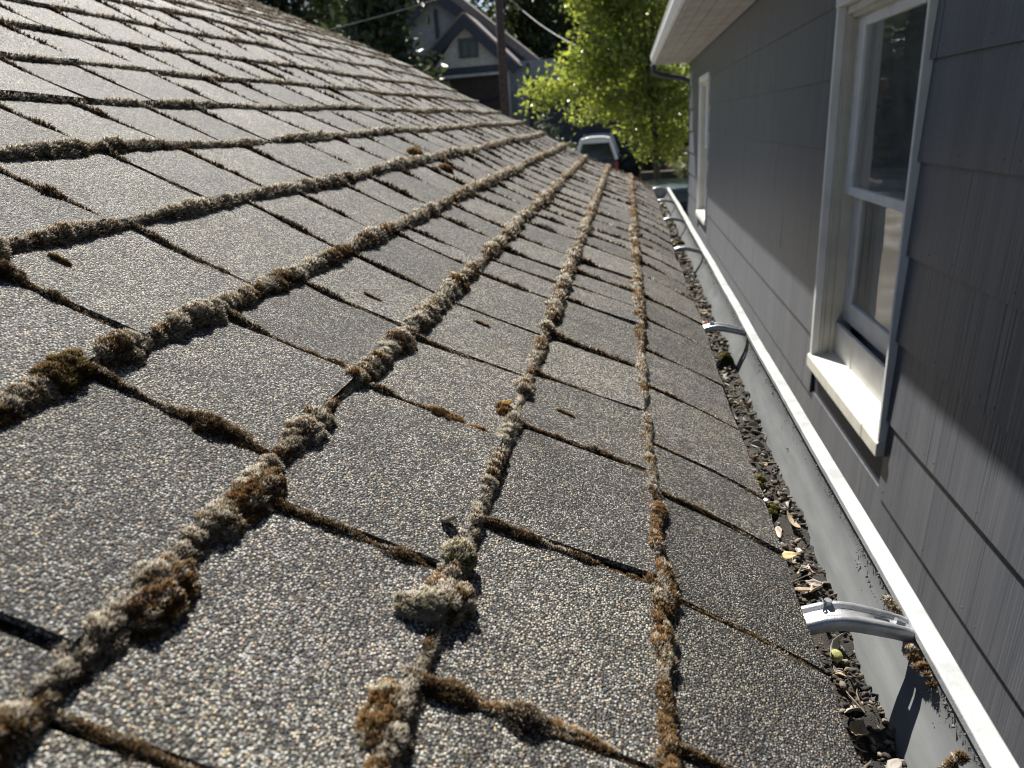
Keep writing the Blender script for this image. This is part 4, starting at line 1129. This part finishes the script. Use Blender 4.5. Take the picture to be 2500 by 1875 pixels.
def tree(name, label, base, h, blobs, nleaf, ls, lm, cat='tree', trunk_r=.16, spread=.28, group=None, droop=0.0):
    base = np.array(base, float)
    t = empty(name, base.tolist()); tag(t, label, cat, group)
    vol = np.array([b[3] * b[4] * b[5] for b in blobs]) ** .75; vol /= vol.sum()
    cl = []
    ncl = max(20, nleaf // 45)
    for q in rng.choice(len(blobs), ncl, p=vol):
        b = blobs[q]; d = rng.normal(size=3); d /= np.linalg.norm(d); r = rng.random() ** .42
        cl.append(np.array(b[:3]) + d * r * np.array(b[3:6]))
    cl = np.array(cl)
    idx = rng.integers(0, ncl, nleaf)
    P = cl[idx] + rng.normal(0, spread, (nleaf, 3)) * np.array([1, 1, .6])
    nrm = rng.normal(size=(nleaf, 3)) + np.array([0, 0, .5]); nrm /= np.linalg.norm(nrm, axis=1, keepdims=True)
    a = np.cross(nrm, rng.normal(size=(nleaf, 3))); a /= np.linalg.norm(a, axis=1, keepdims=True); b = np.cross(nrm, a)
    s_ = (ls * rng.uniform(.6, 1.25, nleaf))[:, None]
    V = np.stack([P - a * s_, P + b * s_ * .42 + nrm * s_ * .12, P + a * s_ * 1.1, P - b * s_ * .42 + nrm * s_ * .12], 1).reshape(-1, 3) - base
    o_ = np.arange(nleaf)[:, None] * 4
    F = np.concatenate([o_ + np.array([[0, 1, 2]]), o_ + np.array([[0, 2, 3]])])
    big_mesh('crown', V, F, lm, t)
    top = np.array([cl[:, 0].mean(), cl[:, 1].mean(), cl[:, 2].max() * .92])
    mb = MB(); pts = [base - base, (np.array([base[0], base[1], base[2]]) * .45 + top * .55 - base) * np.array([.8, .8, 1.0]), top - base]
    mid = (pts[0] + pts[1]) * .5 + np.array([rng.normal(0, .12), rng.normal(0, .12), 0])
    line = [pts[0], mid, pts[1], pts[2]]
    mb.tube(line, [trunk_r, trunk_r * .8, trunk_r * .55, trunk_r * .12], 10)
    for q in range(min(34, ncl)):
        e = cl[q] - base; f = rng.uniform(.25, .8); s0 = np.array(line[1]) * (1 - f) + np.array(line[2]) * f
        m_ = (s0 + e) / 2 + np.array([0, 0, .12 * np.linalg.norm(e - s0)])
        mb.tube([s0, m_, e], [trunk_r * .3, trunk_r * .18, trunk_r * .05], 6)
    mb.build('trunk', M['bark'], t, smooth=True)
    return t
Yt = 20.0
def pb(px, py, rx, rz, dy=0, ry=.8):
    q = RM @ np.array([(px - 1250) / 1733, -(py - 937.5) / 1733, -1.0]); q = q / q[1] * (Yt + dy)
    return (q[0], q[1], q[2] + CZ, rx * Yt / 1733, ry, rz * Yt / 1733)
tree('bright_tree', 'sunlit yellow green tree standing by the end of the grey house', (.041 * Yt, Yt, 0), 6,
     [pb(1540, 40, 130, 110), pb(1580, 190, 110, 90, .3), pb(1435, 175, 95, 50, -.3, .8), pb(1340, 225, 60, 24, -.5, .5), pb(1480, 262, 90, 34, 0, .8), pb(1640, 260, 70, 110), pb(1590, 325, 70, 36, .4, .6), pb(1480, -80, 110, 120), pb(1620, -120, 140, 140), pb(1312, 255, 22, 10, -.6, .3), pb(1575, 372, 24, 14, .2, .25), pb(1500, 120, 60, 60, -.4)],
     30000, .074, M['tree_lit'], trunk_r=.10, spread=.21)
def ell(xr, zr, y, rx, ry, rz): return (xr * y, y, CZ + zr * y, rx, ry, rz)
far = [
    ('dark evergreen tree at the far left above the roof edge', -.52, 48, 'tree_dark', 17, 4.2),
    ('dark tall evergreen second from the left behind the roof', -.43, 50, 'tree_dark', 19, 4.4),
    ('dark broad tree left of the gabled house', -.345, 46, 'tree_mid', 17, 4.4),
    ('dark tree rising directly behind the gabled house', -.255, 54, 'tree_dark', 20, 5.0),
    ('dark green tree right of the utility pole', -.125, 50, 'tree_mid', 18, 4.6),
    ('dim tree between the pole and the bright tree', -.045, 47, 'tree_dark', 16, 4.0),
    ('tree behind the bright tree above the shed', .035, 52, 'tree_mid', 18, 4.8),
    ('tree almost hidden behind the grey house corner', .13, 50, 'tree_mid', 17, 4.6),
    ('farthest tree seen through the gap at upper centre', -.09, 66, 'tree_dark', 22, 6.0),
    ('farthest dark tree behind the left evergreens', -.40, 66, 'tree_dark', 22, 6.5),
    ('dark tree beyond the left frame edge over the ridge', -.66, 52, 'tree_dark', 19, 5.0)]
far.append(('dark conifer hiding the left side of the gabled house', -.322, 33.5, 'tree_dark', 13, 1.6))
for lab, xr, y, lm, h, r in far:
    bl = []
    for q in range(9):
        f = q / 8; z = 1.5 + (h - 1.5) * f; rr = r * (1.0 - .75 * f ** 1.6) * rng.uniform(.8, 1.1)
        bl.append((xr * y + rng.normal(0, r * .22), y + rng.normal(0, r * .25), z, rr, rr, h * .11))
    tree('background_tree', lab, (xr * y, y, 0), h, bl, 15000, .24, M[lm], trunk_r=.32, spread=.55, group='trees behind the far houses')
for q, (xr, y, zc, r, lab, lm) in enumerate([(-.080, 27, 1.6, .45, 'grey green shrub left of the white roofed vehicle', 'shrub'), (.075, 28.2, .8, .5, 'small pale shrub against the planter near the grey wall', 'shrub'), (-.10, 32, 1.2, 1.0, 'dark shrub at the foot of the gabled house wall', 'tree_dark'), (.02, 31.5, 1.3, .9, 'dark shrub between the vehicle and the planter', 'tree_dark'), (-.105, 30.0, 2.2, 1.0, 'taller dark bush in front of the shed left of the vehicle', 'tree_dark')]):
    tree('shrub', lab, (xr * y, y, 0), 2, [(xr * y, y, zc, r, r, r * .9), (xr * y + .3 * r, y, zc * .6, r, r, r * .7)], 1500, .07, M[lm], cat='shrub', trunk_r=.05, spread=.12)
# hedge bank closing the view low behind the houses

print('moss tris', NSHOOT)
